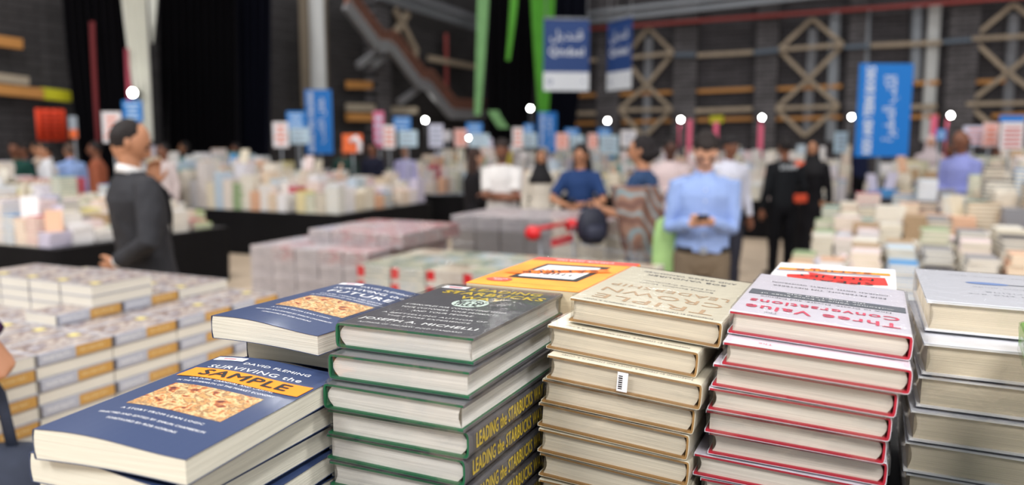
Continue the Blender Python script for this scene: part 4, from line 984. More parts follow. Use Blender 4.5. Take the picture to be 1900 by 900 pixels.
# ---------------------------------------------------------------- banners and signs
m_bb = mat('bright_blue_banner', (22, 120, 206), .5); m_nb = mat('navy_banner', (36, 68, 128), .5); m_wtx = mat('banner_white', (226, 230, 236), .5)
def ar(codes): return ''.join(chr(c) for c in codes)
fontA = None
for fn in ('NotoSansArabic-VariableFont_wdth,wght.woff2',):
    for base in (bpy.utils.resource_path('LOCAL'), bpy.utils.resource_path('SYSTEM')):
        pass
QAND = ar((0xFEDE, 0xFEF3, 0xFEAA, 0xFEE8, 0xFED7))
def flatboard(root, name, w_, h_, m, z0=0, y=0, t=.012, x=0):
    mb = MB(); mb.box((x, y, z0), (w_, t, h_)); return mb.build(name, m, root)
def stand_text(root, lines, y, mats, rotv=False, name='lettering'):
    mb = lettering(lines); M = Matrix(((1, 0, 0, 0), (0, 0, -1, y), (0, 1, 0, 0), (0, 0, 0, 1)))
    if rotv: M = M @ Matrix.Rotation(pi/2*(1 if rotv > 0 else -1), 4, 'Z')
    mb.v = [tuple(M @ Vector(v)) for v in mb.v]; return mb.build(name, mats, root)
# hanging navy signs
def navy(x0, x1, y0, y1, d, yaw, label, full):
    a_ = ond((x0 + x1)/2, (y0 + y1)/2, d); w_ = (x1 - x0)/FPX*d if full else .95; h_ = (y1 - y0)/FPX*d
    root = empty('hanging_sign', a_, yaw, label, 'sign', 'hanging navy signs')
    flatboard(root, 'navy_panel', w_, h_*.74, m_nb, h_*.13); flatboard(root, 'white_strip', w_, h_*.26, m_wtx, -h_*.37)
    for s_ in (-1, 1):
        if s_ < 0 or 1:
            k = stand_text(root, [('Qindeel', 0, .04*h_, h_*.17, w_*.76, .010, 0)], -.008, [m_wtx], name='sign_lettering') if s_ < 0 else None
    q = stand_text(root, [(QAND, 0, h_*.27, h_*.19, w_*.70, .002, 0)], -.008, [m_wtx], name='arabic_lettering')
    stand_text(root, [('Q', -w_*.36, -h_*.37, h_*.1, None, .004, 0), ('+', w_*.36, -h_*.37, h_*.08, None, .002, 0)], -.008, [m_nb], name='strip_mark')
    mb = MB()
    for sx in (-1, 1): mb.tube([(sx*w_*.45, 0, h_*.5), (sx*w_*.45, 0, 10.6 - a_.z)], .012, 6)
    mb.build('hanging_wire', m_silver, root)
    mb = MB(); mb.tube([(-w_*.5, 0, h_*.5), (w_*.5, 0, h_*.5)], .025, 8); mb.build('top_rail', m_silver, root)
navy(1009, 1093, 38, 166, 17, R(6), 'navy Qindeel sign facing us', True)
navy(1131, 1167, 38, 164, 16.5, R(-66), 'navy Qindeel sign turned nearly edge-on', False)
# tall blue banners
def tall(x0, x1, y0, y1, d, label, txt, sub, lean=0):
    a_ = ond((x0 + x1)/2, (y0 + y1)/2, d); w_ = (x1 - x0)/FPX*d; h_ = (y1 - y0)/FPX*d
    root = empty('banner', (a_.x, a_.y, 0), R(3), label, 'banner', 'tall blue banners')
    flatboard(root, 'banner_sheet', w_, h_, m_bb, a_.z, 0, .02)
    zb = base_z(a_); mb = MB(); mb.tube([(0, .06, zb), (0, .06, a_.z + h_/2)], .03, 8); mb.build('pole', m_silver, root)
    mb = MB(); mb.box((0, .06, .02 + zb), (.5, .4, .04)); mb.build('foot_plate', m_silver, root)
    o = stand_text(root, [(txt, 0, w_*.28, w_*.24, h_*.93, .012, 0), (sub, h_*.02, -w_*.10, w_*.32, h_*.7, .004, 0)], -.012, [m_wtx], rotv=1, name='banner_lettering'); o.location = (0, 0, a_.z)
tall(1590, 1690, 121, 289, 10.5, 'large tall blue banner standing in the piles at the right', 'KIDS AND TEENS BOOKS', ar((0xFE93, 0xFEAE, 0xFEF4, 0xFED0, 0xFEBC, 0xFEDF, 0xFE8D, 0x20, 0xFE90, 0xFE98, 0xFEDC, 0xFEDF, 0xFE8D)))
tall(568, 616, 168, 284, 16.5, 'tall blue banner behind the left tables', 'BOOKS FOR CHILDREN', ar((0xFE90, 0xFE98, 0xFEDC, 0xFEDF, 0xFE8D, 0x20, 0xFEDE, 0xFED4, 0xFEC3)))
tall(999, 1033, 209, 282, 18.0, 'narrow blue banner under the lime cloth', 'FICTION BOOKS', ar((0xFE90, 0xFE98, 0xFEDC, 0xFEDF, 0xFE8D)))
SC = dict(white=(226, 220, 222), blue=(44, 124, 200), paleblue=(184, 208, 222), orange=(226, 104, 50), pink=(206, 110, 140), lilac=(204, 204, 224), peach=(226, 188, 184), grey=(150, 158, 168))
for x, y, w0, h0, d, c_, lb, st_ in SG:
    p = ond(x, y, d); w_, h_ = w0/FPX*d, h0/FPX*d
    root = empty('table_sign', (p.x, p.y, ZT - .65), R(rnd.uniform(-8, 8)), lb, 'sign', 'signs on poles over the tables'); z = p.z
    flatboard(root, 'board', w_, h_, mat('sign_' + c_, SC[c_], .5), z, 0, .015)
    zb = base_z(p) ; mb = MB(); mb.tube([(0, .03, zb), (0, .03, z + h_*.3)], .012, 6); mb.box((0, .03, .01 + zb), (.22, .22, .02)); mb.build('pole', m_silver, root)
    mb = MB()
    if st_ in 'owb':
        for k in range(4 if h_ > w_*.9 else 3):
            n = 4 if h_ > w_*.9 else 3; ww = w_*rnd.uniform(.45, .8); mb.box((0, -.009, z + h_*(.3 - .6*k/(n - 1))), (ww, .003, h_*.09))
        mb.build('printed_lines', mat({'o': 'sign_orange_ink', 'w': 'sign_white_ink', 'b': 'sign_grey_ink'}[st_], {'o': (226, 120, 84), 'w': (190, 214, 236), 'b': (150, 160, 176)}[st_], .5), root)
    elif st_ == 'h':
        for k in range(5): mb.box((0, -.009, z + h_*(.12 - .13*k)), (w_*.74, .003, h_*.055))
        mb.build('printed_lines', mat('sign_red_ink', (206, 90, 80), .5), root)
        mb = MB(); mb.box((-.02, -.009, z + h_*.41), (w_*1.1, .004, h_*.18)); mb.build('header', m_bb, root)
    elif st_ == 'a':
        mb.tube([(-w_*.1, -.012, z + h_*.1), (w_*.2, -.012, z + h_*.32), (w_*.36, -.012, z), (w_*.36, -.012, z - h_*.5)], w_*.13, 8); mb.build('arch_mark', m_wtx, root)
    else:
        mb.box((0, -.009, z - h_*.3), (w_, .004, h_*.4)); mb.build('orange_band', mat('sign_orange', SC['orange'], .5), root)
p = onwall(95, 232, 'B', .4); root = empty('hanging_cloth_sign', p, pi/2 - THETA, 'red orange cloth sign hung on the left wall', 'sign')
hh = 58/FPX*p.y; ww = 42/FPX*p.y/ cos(pi/2 - THETA) * .55
mb = MB(); n = 14
mb.ring_loft([[(-ww/2 + ww*k/n, -.02*sin(k*1.4), z_) for k in range(n + 1)] + [(ww/2 - ww*k/n, -.02*sin((n - k)*1.4) + .012, z_) for k in range(n + 1)] for z_ in (-hh/2, hh/2)])
mb.build('cloth', mat('vermilion_cloth', (214, 62, 28), .7), root)
mb = MB()
for k in range(6): mb.box((0, -.03, hh*(.35 - .13*k)), (ww*.7, .004, hh*.03))
mb.build('printed_lines', mat('dark_rust_ink', (140, 36, 22), .6), root)
for x, y0, y1, d, lb in ((1280, 222, 285, 17, 'pink pole right of the pale-shirted man'), (1329, 226, 285, 17, 'pink pole above the blue-shirted man'), (1412, 232, 290, 17, 'pink pole beside the person in black'), (1734, 214, 280, 14, 'pink pole left of the rightmost floodlight')):
    p = ond(x, y0, d); zb = base_z(p); mb = MB(); mb.tube([(0, 0, zb), (0, 0, p.z)], .055, 10); mb.tube([(0, 0, zb), (0, 0, zb + .05)], .2, 14); o = mb.build('pink_pole', m_pink); o.location = (p.x, p.y, 0); tag(o, lb, 'pole', 'pink poles')

# ---------------------------------------------------------------- shopping trolley
tr = empty('shopping_trolley', (.62, 5.54, 0), R(-123), 'wire shopping trolley with red handle beside the woman in a shawl', 'trolley')
tr.scale = (1, .78, 1)
m_wire = mat('trolley_wire', (150, 152, 158), .35, metal=.7); m_tr = mat('trolley_red', (206, 34, 40), .35)
BX = [(-.27, -.42, .98), (.27, -.42, .98), (.21, .45, .90), (-.21, .45, .90)]; BB = [(-.22, -.34, .52), (.22, -.34, .52), (.16, .38, .56), (-.16, .38, .56)]
def L3(a, b, t): return Vector(a).lerp(Vector(b), t)
mb = MB()
for k in range(4):
    a, b = BX[k], BX[(k + 1) % 4]; c_, d_ = BB[k], BB[(k + 1) % 4]
    for i in range(15): mb.tube([L3(a, b, i/14), L3(c_, d_, i/14)], .0022, 5)
    for t in (0, .25, .5, .75, 1): mb.tube([L3(a, c_, t), L3(b, d_, t)], .0035 if t in (0, 1) else .0024, 5)
for i in range(13): mb.tube([L3(BB[0], BB[1], i/12), L3(BB[3], BB[2], i/12)], .0022, 5)
mb.build('basket', m_wire, tr)
mb = MB()
for sx in (-1, 1):
    mb.tube([(sx*.25, -.44, 1.0), (sx*.24, -.40, .5), (sx*.24, -.38, .22), (sx*.2, .40, .16), (sx*.2, .42, .13)], .012, 8)
    mb.tube([(sx*.24, -.38, .22), (sx*.24, -.40, .13)], .012, 8); mb.tube([(sx*.2, .3, .17), (sx*.16, .3, .55)], .010, 8)
mb.tube([(-.24, -.38, .22), (.24, -.38, .22)], .01, 8); mb.tube([(-.2, .38, .16), (.2, .38, .16)], .01, 8); mb.build('frame', m_wire, tr)
mb = MB(); mb.tube([(-.29, -.50, 1.02), (.29, -.50, 1.02)], .016, 10); mb.build('handle', m_tr, tr)
for sx in (-1, 1): mb = MB(); mb.ell((sx*.29, -.48, 1.0), (.045, .08, .055), 8); mb.build('handle_end', m_tr, tr)
for sx, sy in ((-1, -1), (1, -1), (-1, 1), (1, 1)):
    mb = MB(); x, y = sx*(.24 if sy < 0 else .2), (-.40 if sy < 0 else .42); mb.tube([(x - .012, y, .055), (x + .012, y, .055)], .055, 14); mb.box((x, y, .1), (.04, .05, .07)); mb.build('caster', mat('caster_rubber', (40, 40, 44), .6), tr)
mb = MB(); mb.box((0, -.38, .92), (.3, .02, .06)); mb.build('child_seat_flap', m_tr, tr)
p = ond(1099, 418, 5.75); bg = empty('backpack', p, R(20), 'navy backpack hung over the shopping trolley', 'bag')
mb = MB(); rr_ = [(.07, .05), (.11, .075), (.12, .085), (.115, .08), (.10, .07), (.05, .04)]
mb.ring_loft([[(a*(abs(cos(t))**.7)*(1 if cos(t) > 0 else -1), b*(abs(sin(t))**.7)*(1 if sin(t) > 0 else -1), -.14 + i*.055) for t in [2*pi*k/20 for k in range(20)]] for i, (a, b) in enumerate(rr_)])
mb.build('body', mat('navy_nylon', (30, 32, 48), .6), bg)
mb = MB(); mb.ring_loft([[(a*cos(t), -.075 + b*sin(t), -.11 + i*.04) for t in [2*pi*k/16 for k in range(16)]] for i, (a, b) in enumerate([(.06, .02), (.08, .035), (.08, .035), (.06, .02)])]); mb.build('front_pocket', mat('navy_nylon2', (40, 42, 60), .6), bg)
mb = MB(); mb.tube([(-.05, .05, .1), (-.03, .06, .17), (.03, .06, .17), (.05, .05, .1)], .008, 8); mb.build('handle', mat('navy_nylon', (30, 32, 48), .6), bg)
p = onz(1240, 560, 0.0); p = ond(1236, 440, 5.3)
tb = empty('tote_bag', (p.x, p.y, 0), R(-12), 'tall pale green fabric trolley bag standing beside the man in blue', 'bag')
mb = MB(); mb.ring_loft([[(a*(abs(cos(t))**.5)*(1 if cos(t) > 0 else -1), .1*(abs(sin(t))**.5)*(1 if sin(t) > 0 else -1), z_) for t in [2*pi*k/24 for k in range(24)]] for a, z_ in ((.08, .06), (.095, .1), (.10, .6), (.09, .98), (.07, 1.1), (.03, 1.13))]); mb.build('bag_body', mat('pale_green_fabric', (160, 196, 128), .8, vary=.08), tb)
for sx in (-1, 1): mb = MB(); mb.tube([(sx*.1, .08, .05), (sx*.12, .08, .05)], .05, 12); mb.build('wheel', mat('caster_rubber', (40, 40, 44), .6), tb)
mb = MB(); mb.tube([(-.06, .08, .05), (-.06, .1, 1.0), (.06, .1, 1.0), (.06, .08, .05)], .009, 8); mb.build('frame', m_silver, tb)
# ---- floodlights
m_glow = mat('lamp_glow', (255, 255, 250), .4, emit=60)
m_housing = mat('lamp_housing', (60, 60, 64), .5)
FL = [(246, 172, 12.7, .15, 'single floodlight against the white gathered cloth'), (789, 223, 23.2, .15, 'floodlight beside the foot of the grey staircase'), (984, 201, 24, .145, 'floodlight beside the broad lime cloth'),
      (1127, 224, 25.0, .15, 'floodlight left of the first diamond brace'), (1263, 222, 24.2, .145, 'floodlight right of the first diamond brace'), (1414, 218, 23.2, .14, 'floodlight left of the middle diamond brace'),
      (1580, 217, 22.2, .14, 'floodlight at the left edge of the tall blue banner'), (1764, 214, 21.0, .15, 'floodlight above the bald man in lilac shirt'), (870, 256, 15, .06, 'small lamp among the table signs near the stair')]
for i, (x, y, d, r, lb) in enumerate(FL):
    p = ond(x, y, d); root = empty('floodlight', p, 0, lb, 'floodlight', 'floodlights round the hall')
    mb = MB(); r *= .36; mb.ell((0, 0, 0), (r, r*.45, r), 10); mb.build('lens', m_glow, root)
    mb = MB(); mb.tube([(0, .04, 0), (0, .25, 0)], [(r*1.12, r*1.12), (r*.7, r*.7)], 16); mb.build('housing', m_housing, root)
    mb = MB(); zb = base_z(p, .2); mb.tube([(0, .16, -r*.8), (0, .16, zb - p.z + .03)], .025, 8); mb.tube([(0, .16, zb - p.z + .04), (0, .16, zb - p.z + .001)], .16, 12); mb.build('stand', m_pink if i in (4, 5, 7) else m_housing, root)
# ---------------------------------------------------------------- people
def head_fn(c, yaw, pitch, s=1.0, grow=0.0, shift=(0, 0, 0)):
    M = Matrix.Rotation(yaw, 3, 'Z') @ Matrix.Rotation(pitch, 3, 'X')
    def f(d):
        x, y, z = d
        rx, ry, rz = .074, .094, .116
        X = x*rx; Y = y*ry; Z = z*rz
        if z < 0:
            k = (-z)**1.4; X *= 1 - .34*k; Y = Y*(1 - .18*k) + .012*k
        if y > 0:
            g = lambda cx, cz, sx, sz: math.exp(-((x - cx)/sx)**2 - ((z - cz)/sz)**2)
            Y += .026*g(0, -.22, .16, .16) + .014*g(0, -.02, .11, .2) + .008*g(0, -.55, .3, .1) + .008*g(0, -.86, .3, .14) - .010*(g(.38, .05, .2, .12) + g(-.38, .05, .2, .12)) + .005*(g(.38, .22, .3, .09) + g(-.38, .22, .3, .09))
        else: Y *= 1.04
        v = Vector((X*(1 + grow), Y*(1 + grow), Z*(1 + grow))) + Vector(shift)
        return Vector(c) + (M @ v)*s
    return f
def ik(S, Wt, la, lb, hint):
    S, Wt = Vector(S), Vector(Wt); d = Wt - S; L = min(d.length, (la + lb)*.995); dn = d.normalized()
    a = (la*la - lb*lb + L*L)/(2*L); h = sqrt(max(la*la - a*a, 0)); hv = Vector(hint); hv = (hv - dn*hv.dot(dn)).normalized()
    return S + dn*a + hv*h, S + dn*L
def hand(mb, Wr, dirn, palm_n, side, s=1.0, curl=.5, thick=1.0):
    """palm, four fingers of unequal length and a thumb from the side of the palm"""
    d = Vector(dirn).normalized(); n = Vector(palm_n); n = (n - d*n.dot(d)).normalized(); x = d.cross(n)*side   # x toward the thumb
    Wr = Vector(Wr)
    mb.tube([Wr - d*.02*s, Wr + d*.015*s, Wr + d*.05*s, Wr + d*.085*s, Wr + d*.092*s], [(.017*s*thick, .024*s), (.016*s*thick, .028*s), (.015*s*thick, .038*s), (.013*s*thick, .038*s), (.009*s, .034*s)], 12, up=n)
    for k, (off, ln) in enumerate(((.028, .068), (.0095, .076), (-.0095, .070), (-.028, .055))):
        p = Wr + d*.08*s + x*off*s; pts = [p - d*.012*s, p]; dd = d.copy(); q = p
        for j in range(3):
            ang = curl*(.45 + .3*j); dd = (Matrix.Rotation(-ang*side if 0 else ang, 3, n.cross(d)) @ dd) if 0 else (dd*cos(ang) + n*sin(ang)).normalized()
            q = q + dd*(ln*s*(.42, .33, .25)[j]); pts.append(q)
        mb.tube(pts, [.0088*s*thick, .0088*s*thick, .0082*s*thick, .0076*s*thick, .006*s*thick], 8)
    p = Wr + d*.022*s + x*.026*s; t1 = (d*.75 + x*.65 + n*.25*(1 + curl)).normalized(); q1 = p + t1*.038*s; t2 = (d*.9 + x*.25 + n*.5*curl).normalized(); q2 = q1 + t2*.03*s
    mb.tube([p - t1*.01*s, p, q1, q2, q2 + t2*.012*s], [.012*s*thick, .0125*s*thick, .0105*s*thick, .009*s*thick, .006*s], 8)
SK = dict(fair=(208, 158, 132), tan=(176, 124, 94), brown=(124, 80, 60), dark=(84, 54, 44))
TAKEN = []
def person(x, d, label, h=1.75, yaw=0, skin='tan', top=('shirt', (140, 170, 220)), legs=('trousers', (120, 104, 84)), hair='short', haircol=(28, 22, 22), armR=None, armL=None, hintR=None, hintL=None, lean=(0, 0),
           headyaw=0, headpitch=0, vox=.012, sleeve='long', female=False, belt=None, scarf=None, hand_far=True, curl=.5, hdirR=None, hdirL=None, beard=None, dress=False, loc=None, build_w=1.0, name='person'):
    s = h/1.75
    if not loc:
        for dd in sorted([k*.1 for k in range(-40, 41)], key=abs):
            v_, u_ = tovu(ond(x, 300, d + dd))
            if not any(a - .3 < v_ < b + .3 and c_ - .3 < u_ < e_ + .3 for a, b, c_, e_, _h in RECTS) and all((v_ - a)**2 + (u_ - b)**2 > .3 for a, b in TAKEN): break
        TAKEN.append((v_, u_)); h = EYE + (h - EYE)*(d + dd)/d; d = d + dd; s = h/1.75
    p = loc or ond(x, 300, d)
    root = empty(name, (p.x, p.y, 0), yaw, label, 'person', 'people in the hall')
    lx, ly = lean
    def q(a, b, c):   # body point with lean above the hip
        k = max(0, c - .92); return Vector((a + lx*k, b + ly*k, c))*s
    bw = build_w*(.9 if female else 1.0)
    SHL = {1: q(.172*bw, 0, 1.405), -1: q(-.172*bw, 0, 1.405)}
    dflt = {1: q(.26*bw, .03, .86), -1: q(-.26*bw, .03, .86)}
    W1 = {1: (Vector(armR)*s if armR else dflt[1]), -1: (Vector(armL)*s if armL else dflt[-1])}
    hi = {1: hintR or (.4, -1, -.2), -1: hintL or (-.4, -1, -.2)}
    EL = {}; WR = {}
    for k in (1, -1): EL[k], WR[k] = ik(SHL[k], W1[k], .295*s, .265*s, hi[k])
    hc = q(0, .022 + (.03 if headpitch < R(-40) else 0), 1.635); thick = 1.0 if vox < .009 else 1.25
    neck0 = q(0, -.012, 1.44)
    # ---- skin: one continuous body
    mb = MB()
    for k in (1, -1):
        mb.tube([q(k*.095, 0, .95), q(k*.1, .005, .72), q(k*.098, .012, .5), q(k*.098, -.008, .34), q(k*.095, -.005, .1), q(k*.095, 0, .05)], [.088*s, .076*s, .052*s, .052*s, .036*s, .038*s], 14)
        mb.tube([q(k*.095, -.05, .03), q(k*.1, .05, .035), q(k*.105, .13, .025), q(k*.105, .17, .02)], [(.03*s, .032*s), (.034*s, .04*s), (.024*s, .044*s), (.014*s, .03*s)], 12, up=(0, 0, 1))
        mb.tube([SHL[k].lerp(q(0, 0, 1.38), .35), SHL[k], SHL[k].lerp(EL[k], .5), EL[k], EL[k].lerp(WR[k], .45), WR[k], WR[k].lerp(EL[k], -.05)], [x_*s for x_ in (.045, .048, .042, .036, .036, .024, .022)], 12)
        hd = {1: hdirR, -1: hdirL}[k]; hd = Vector(hd) if hd else (WR[k] - EL[k])
        nrm = Vector((-k*1.0, .25, 0)) if not {1: hdirR, -1: hdirL}[k] else Vector((-k*.6, -.1, .8))
        hand(mb, WR[k], hd, nrm, -k, s*1.02, curl, thick)
    tor = [(.86, .11, .09), (.92, .165, .115), (1.0, .16, .11), (1.1, .138 if female else .15, .098), (1.22, .152, .112), (1.32, .155, .112), (1.385, .130, .09), (1.44, .08, .066), (1.48, .06, .058)]
    mb.ring_loft([[q(0, 0, z) + Vector((a*bw*s*cos(t), b*s*sin(t), 0)) for t in [2*pi*i/24 for i in range(24)]] for z, a, b in tor])
    mb.tube([neck0, q(0, 0, 1.50), hc + Vector((0, -.012, -.06))*s], [.058*s, .052*s, .052*s], 14)
    fn = head_fn(hc, headyaw, headpitch, s); mb.ell((0, 0, 0), (1, 1, 1), 22, fn=fn)
    HM = Matrix.Rotation(headyaw, 3, 'Z') @ Matrix.Rotation(headpitch, 3, 'X')
    for k in (1, -1): 
        ec = hc + (HM @ Vector((k*.076, -.008, -.005)))*s; mb.ell(ec, (.010*s, .018*s, .030*s), 8)
    link('body', merged(mb, vox*.62 if vox < .009 else vox*.8, 3 if vox < .009 else 2), mat('skin_' + skin, SK[skin], .5, .35, vary=.06, vscale=12), root)
    # ---- face details
    ec_ = []
    for k in (1, -1):
        mbe = MB(); c_ = hc + (HM @ Vector((k*.030, .0845, .005)))*s; mbe.ell(c_, (.0115*s, .008*s, .007*s), 8); mbe.build('eye', mat('eye_dark', (40, 30, 28), .3), root)
        mbe = MB(); mbe.tube([hc + (HM @ Vector((k*.014, .094, .026)))*s, hc + (HM @ Vector((k*.032, .091, .031)))*s, hc + (HM @ Vector((k*.050, .078, .025)))*s], [.004*s, .0046*s, .003*s], 6); mbe.build('eyebrow', mat('brow_%d' % haircol[0], haircol, .8), root)
    mbe = MB(); mbe.tube([hc + (HM @ Vector((-.024, .086, -.062)))*s, hc + (HM @ Vector((0, .097, -.061)))*s, hc + (HM @ Vector((.024, .086, -.062)))*s], [.003*s, .006*s, .003*s], 8); mbe.build('lips', mat('lips_' + skin, [c*.8 for c in SK[skin]], .5), root)
    if beard:
        mbe = MB(); f2 = head_fn(hc, headyaw, headpitch, s, .035, (0, -.002, -.008))
        mbe.ell((0, 0, 0), (1, 1, 1), 18, fn=lambda dd: f2((dd[0], dd[1], -.35 + .62*min(dd[2], .0) if dd[2] < 0 else -.35 - 0*dd[2]) if dd[1] > -.2 else (dd[0]*.8, 0, -.6)))
        link('beard', merged(mbe, .008, 1), mat('beard_hair', beard, .9), root)
    # ---- hair
    mh = MB(); hm = mat('hair_%d_%d' % (haircol[0], haircol[2]), haircol, .7, .3, bump=.4, bscale=180)
    def hshape(sx, sy, sz, sh):
        f3 = lambda dd: hc + (HM @ (Vector((dd[0]*sx, dd[1]*sy, dd[2]*sz)) + Vector(sh)))*s
        mh.ell((0, 0, 0), (1, 1, 1), 16, fn=f3)
    if hair == 'short': hshape(.080, .094, .100, (0, -.017, .030))
    elif hair == 'bald_top': hshape(.081, .080, .090, (0, -.034, .016))
    elif hair == 'receding': hshape(.081, .080, .096, (0, -.032, .026))
    elif hair == 'bald': hshape(.079, .05, .05, (0, -.05, -.02))
    elif hair == 'full': hshape(.083, .094, .102, (0, -.022, .034)); hshape(.058, .045, .028, (0, .045, .104))
    elif hair in ('long', 'bun', 'scarf'):
        hshape(.084, .096, .105, (0, -.018, .026))
        if hair == 'long': mh.ring_loft([[hc + (HM @ Vector((a*cos(t), -.045 + b*sin(t), z)))*s for t in [2*pi*i/18 for i in range(18)]] for z, a, b in ((.05, .08, .06), (-.06, .095, .06), (-.16, .11, .062), (-.27, .10, .05), (-.34, .06, .03))])
        if hair == 'bun': mh.ell(hc + (HM @ Vector((0, -.115, -.02)))*s, (.045*s, .045*s, .045*s), 10); hshape(.086, .07, .07, (0, -.05, -.03))
        if hair == 'scarf': mh.ring_loft([[hc + Vector((a*cos(t), -.01 + b*sin(t), z))*s for t in [2*pi*i/18 for i in range(18)]] for z, a, b in ((.03, .086, .085), (-.07, .085, .085), (-.14, .10, .10), (-.24, .17, .13), (-.34, .18, .14))])
    elif hair == 'cap': hshape(.083, .099, .075, (0, -.010, .060))
    link({'scarf': 'headscarf', 'cap': 'cap'}.get(hair, 'hair'), merged(mh, .009 if vox < .009 else .014, 2, .004, 40), hm, root)
    # ---- top garment
    kind, tc = top; g = MB(); T = .014
    long_hem = kind in ('jacket', 'dress', 'thobe'); z0 = {'jacket': .80, 'dress': .45, 'thobe': .12}.get(kind, .90)
    prof = [(z0, .19 if kind == 'jacket' else (.25 if z0 < .5 else .172), .15 if kind == 'jacket' else (.2 if z0 < .5 else .125))]
    if z0 < .7: prof.append((.7, .21, .16))
    if kind == 'jacket': prof.append((.90, .188, .146))
    prof += [(.96, .178, .128), (1.08, .152 if female else .168, .115 if female else .128), (1.22, .168, .132), (1.34, .182, .136), (1.395, .172, .115), (1.435, .138, .094), (1.462, .096, .078), (1.488, .066, .064)]
    if kind == 'shirt' and belt: prof[0] = (.955, .170, .122)
    g.ring_loft([[q(0, 0, z) + Vector((a*bw*s*cos(t), b*s*sin(t), 0)) for t in [2*pi*i/28 for i in range(28)]] for z, a, b in prof])
    for k in (1, -1):
        e = EL[k]; w_ = WR[k]; r = 1.12 if kind == 'jacket' else 1.0
        if sleeve == 'long': pts = [SHL[k].lerp(q(0, 0, 1.40), .35), SHL[k] + Vector((0, 0, .004)), SHL[k].lerp(e, .5), e, e.lerp(w_, .5), w_.lerp(e, .04)]; rad = [.070, .068, .058*r, .052*r, .047*r, .038*r]
        else: pts = [SHL[k].lerp(q(0, 0, 1.40), .35), SHL[k] + Vector((0, 0, .004)), SHL[k].lerp(e, .5), SHL[k].lerp(e, .8)]; rad = [.075, .072, .062, .064]
        g.tube(pts, [x_*s for x_ in rad], 14)
    me = merged(g, vox*.75 if vox < .009 else vox, 3, .011 if vox < .009 else .007, 9)
    gm = mat('cloth_%d_%d_%d' % tuple(tc), tc, .8, .2, vary=.05, vscale=8)
    gar = link({'jacket': 'suit_jacket', 'shirt': 'shirt', 'dress': 'dress', 'thobe': 'robe', 'tee': 'shirt'}[kind], me, gm, root)
    if kind in ('shirt', 'jacket', 'thobe'):
        cmb = MB(); n_ = 24; cc = q(0, -.004, 1.482)
        cmb.ring_loft([[cc + Vector((r_*s*cos(t), (r_*.98*s)*sin(t), (z + .018*(-sin(t)))*s)) for t in [-pi*1.5 + .12 + (2*pi - .24)*i/n_ for i in range(n_ + 1)]] for r_, z in ((.074, -.012), (.066, .03), (.062, .03), (.066, -.012))], closed=False, cap=False)
        link('collar', baked(cmb, [('SOLIDIFY', dict(thickness=.004*s))]), mat('cloth_white', (216, 214, 214), .8) if kind == 'jacket' else gm, gar)
    if kind == 'shirt':
        cmb = MB()
        for i in range(6): cmb = MB(); z = 1.38 - i*.075; yy = {0: .125, 1: .136, 2: .136, 3: .130, 4: .126, 5: .124}[i]; cmb.ell(q(0, yy + .006, z), (.006*s, .003*s, .006*s), 6); cmb.build('button', mat('cloth_white', (216, 214, 214), .8), gar)
    if kind == 'jacket':
        for k in (1, -1):
            cmb = MB(); cmb.tube([q(k*.06, .075, 1.46), q(k*.07, .135, 1.38), q(k*.045, .15, 1.26), q(k*.012, .152, 1.14)], [(.006, .014), (.006, .030), (.006, .026), (.005, .006)], 10, up=(0, 1, 0)); cmb.build('lapel', gm, gar)
            cmb = MB(); w_ = WR[k]; e = EL[k]; cmb.tube([w_.lerp(e, .06), w_.lerp(e, -.02)], [.036*s, .034*s], 14); cmb.build('shirt_cuff', mat('cloth_white', (216, 214, 214), .8), gar)
    # ---- legs
    if legs and kind not in ('dress', 'thobe'):
        g = MB()
        g.ring_loft([[q(0, 0, z) + Vector((a*bw*s*cos(t), b*s*sin(t), 0)) for t in [2*pi*i/24 for i in range(24)]] for z, a, b in ((.80, .15, .10), (.88, .172, .122), (.96, .168, .12), (1.0, .160, .115))])
        for k in (1, -1): g.tube([q(k*.09, 0, .95), q(k*.1, .005, .72), q(k*.1, .014, .5), q(k*.1, 0, .3), q(k*.1, 0, .085)], [x_*s for x_ in (.100, .092, .074, .066, .060)], 14)
        link('trousers', merged(g, vox, 3, .008, 8), mat('cloth_%d_%d_%d' % tuple(legs[1]), legs[1], .85, .15, vary=.05, vscale=8), root)
    if belt:
        g = MB(); g.ring_loft([[q(0, 0, z) + Vector((.176*bw*s*cos(t), .128*s*sin(t), 0)) for t in [2*pi*i/28 for i in range(28)]] for z in (.955, .992)], cap=False)
        bo_ = link('belt', baked(g, [('SOLIDIFY', dict(thickness=.006))]), mat('belt_leather', belt, .5), root)
        g = MB(); g.box(q(0, .133, .973), (.045*s, .008, .04*s)); g.build('belt_buckle', m_silver, bo_)
    for k in (1, -1):
        g = MB(); g.tube([q(k*.095, -.085, .045), q(k*.097, -.04, .05), q(k*.1, .05, .048), q(k*.105, .13, .035), q(k*.105, .185, .028), q(k*.105, .2, .026)], [(.03*s, .03*s), (.048*s, .04*s), (.046*s, .046*s), (.034*s, .05*s), (.026*s, .042*s), (.01*s, .02*s)], 14, up=(0, 0, 1))
        for i_, v_ in enumerate(g.v):
            if v_[2] < .001: g.v[i_] = (v_[0], v_[1], .001)
        g.build('shoe', mat('shoe_leather', (34, 30, 30), .5), root)
    return root, WR, s
def world_of(root, p): return Matrix.Translation(root.location) @ Matrix.Rotation(root.rotation_euler.z, 4, 'Z') @ Vector(p)
def phone(root, p, label, rz=0, tilt=.9, col=(24, 24, 28)):
    o = empty('phone', world_of(root, p), 0, label, 'phone', rot=(tilt, 0, root.rotation_euler.z + rz))
    mb = MB(); mb.box((0, 0, 0), (.072, .146, .008)); bevel(mb.build('body', mat('phone_body', col, .3), o), .003)
    mb = MB(); rect(mb, -.032, -.066, .032, .066, 0, .0044); mb.build('screen', mat('phone_screen', (14, 16, 22), .1), o)
    return o
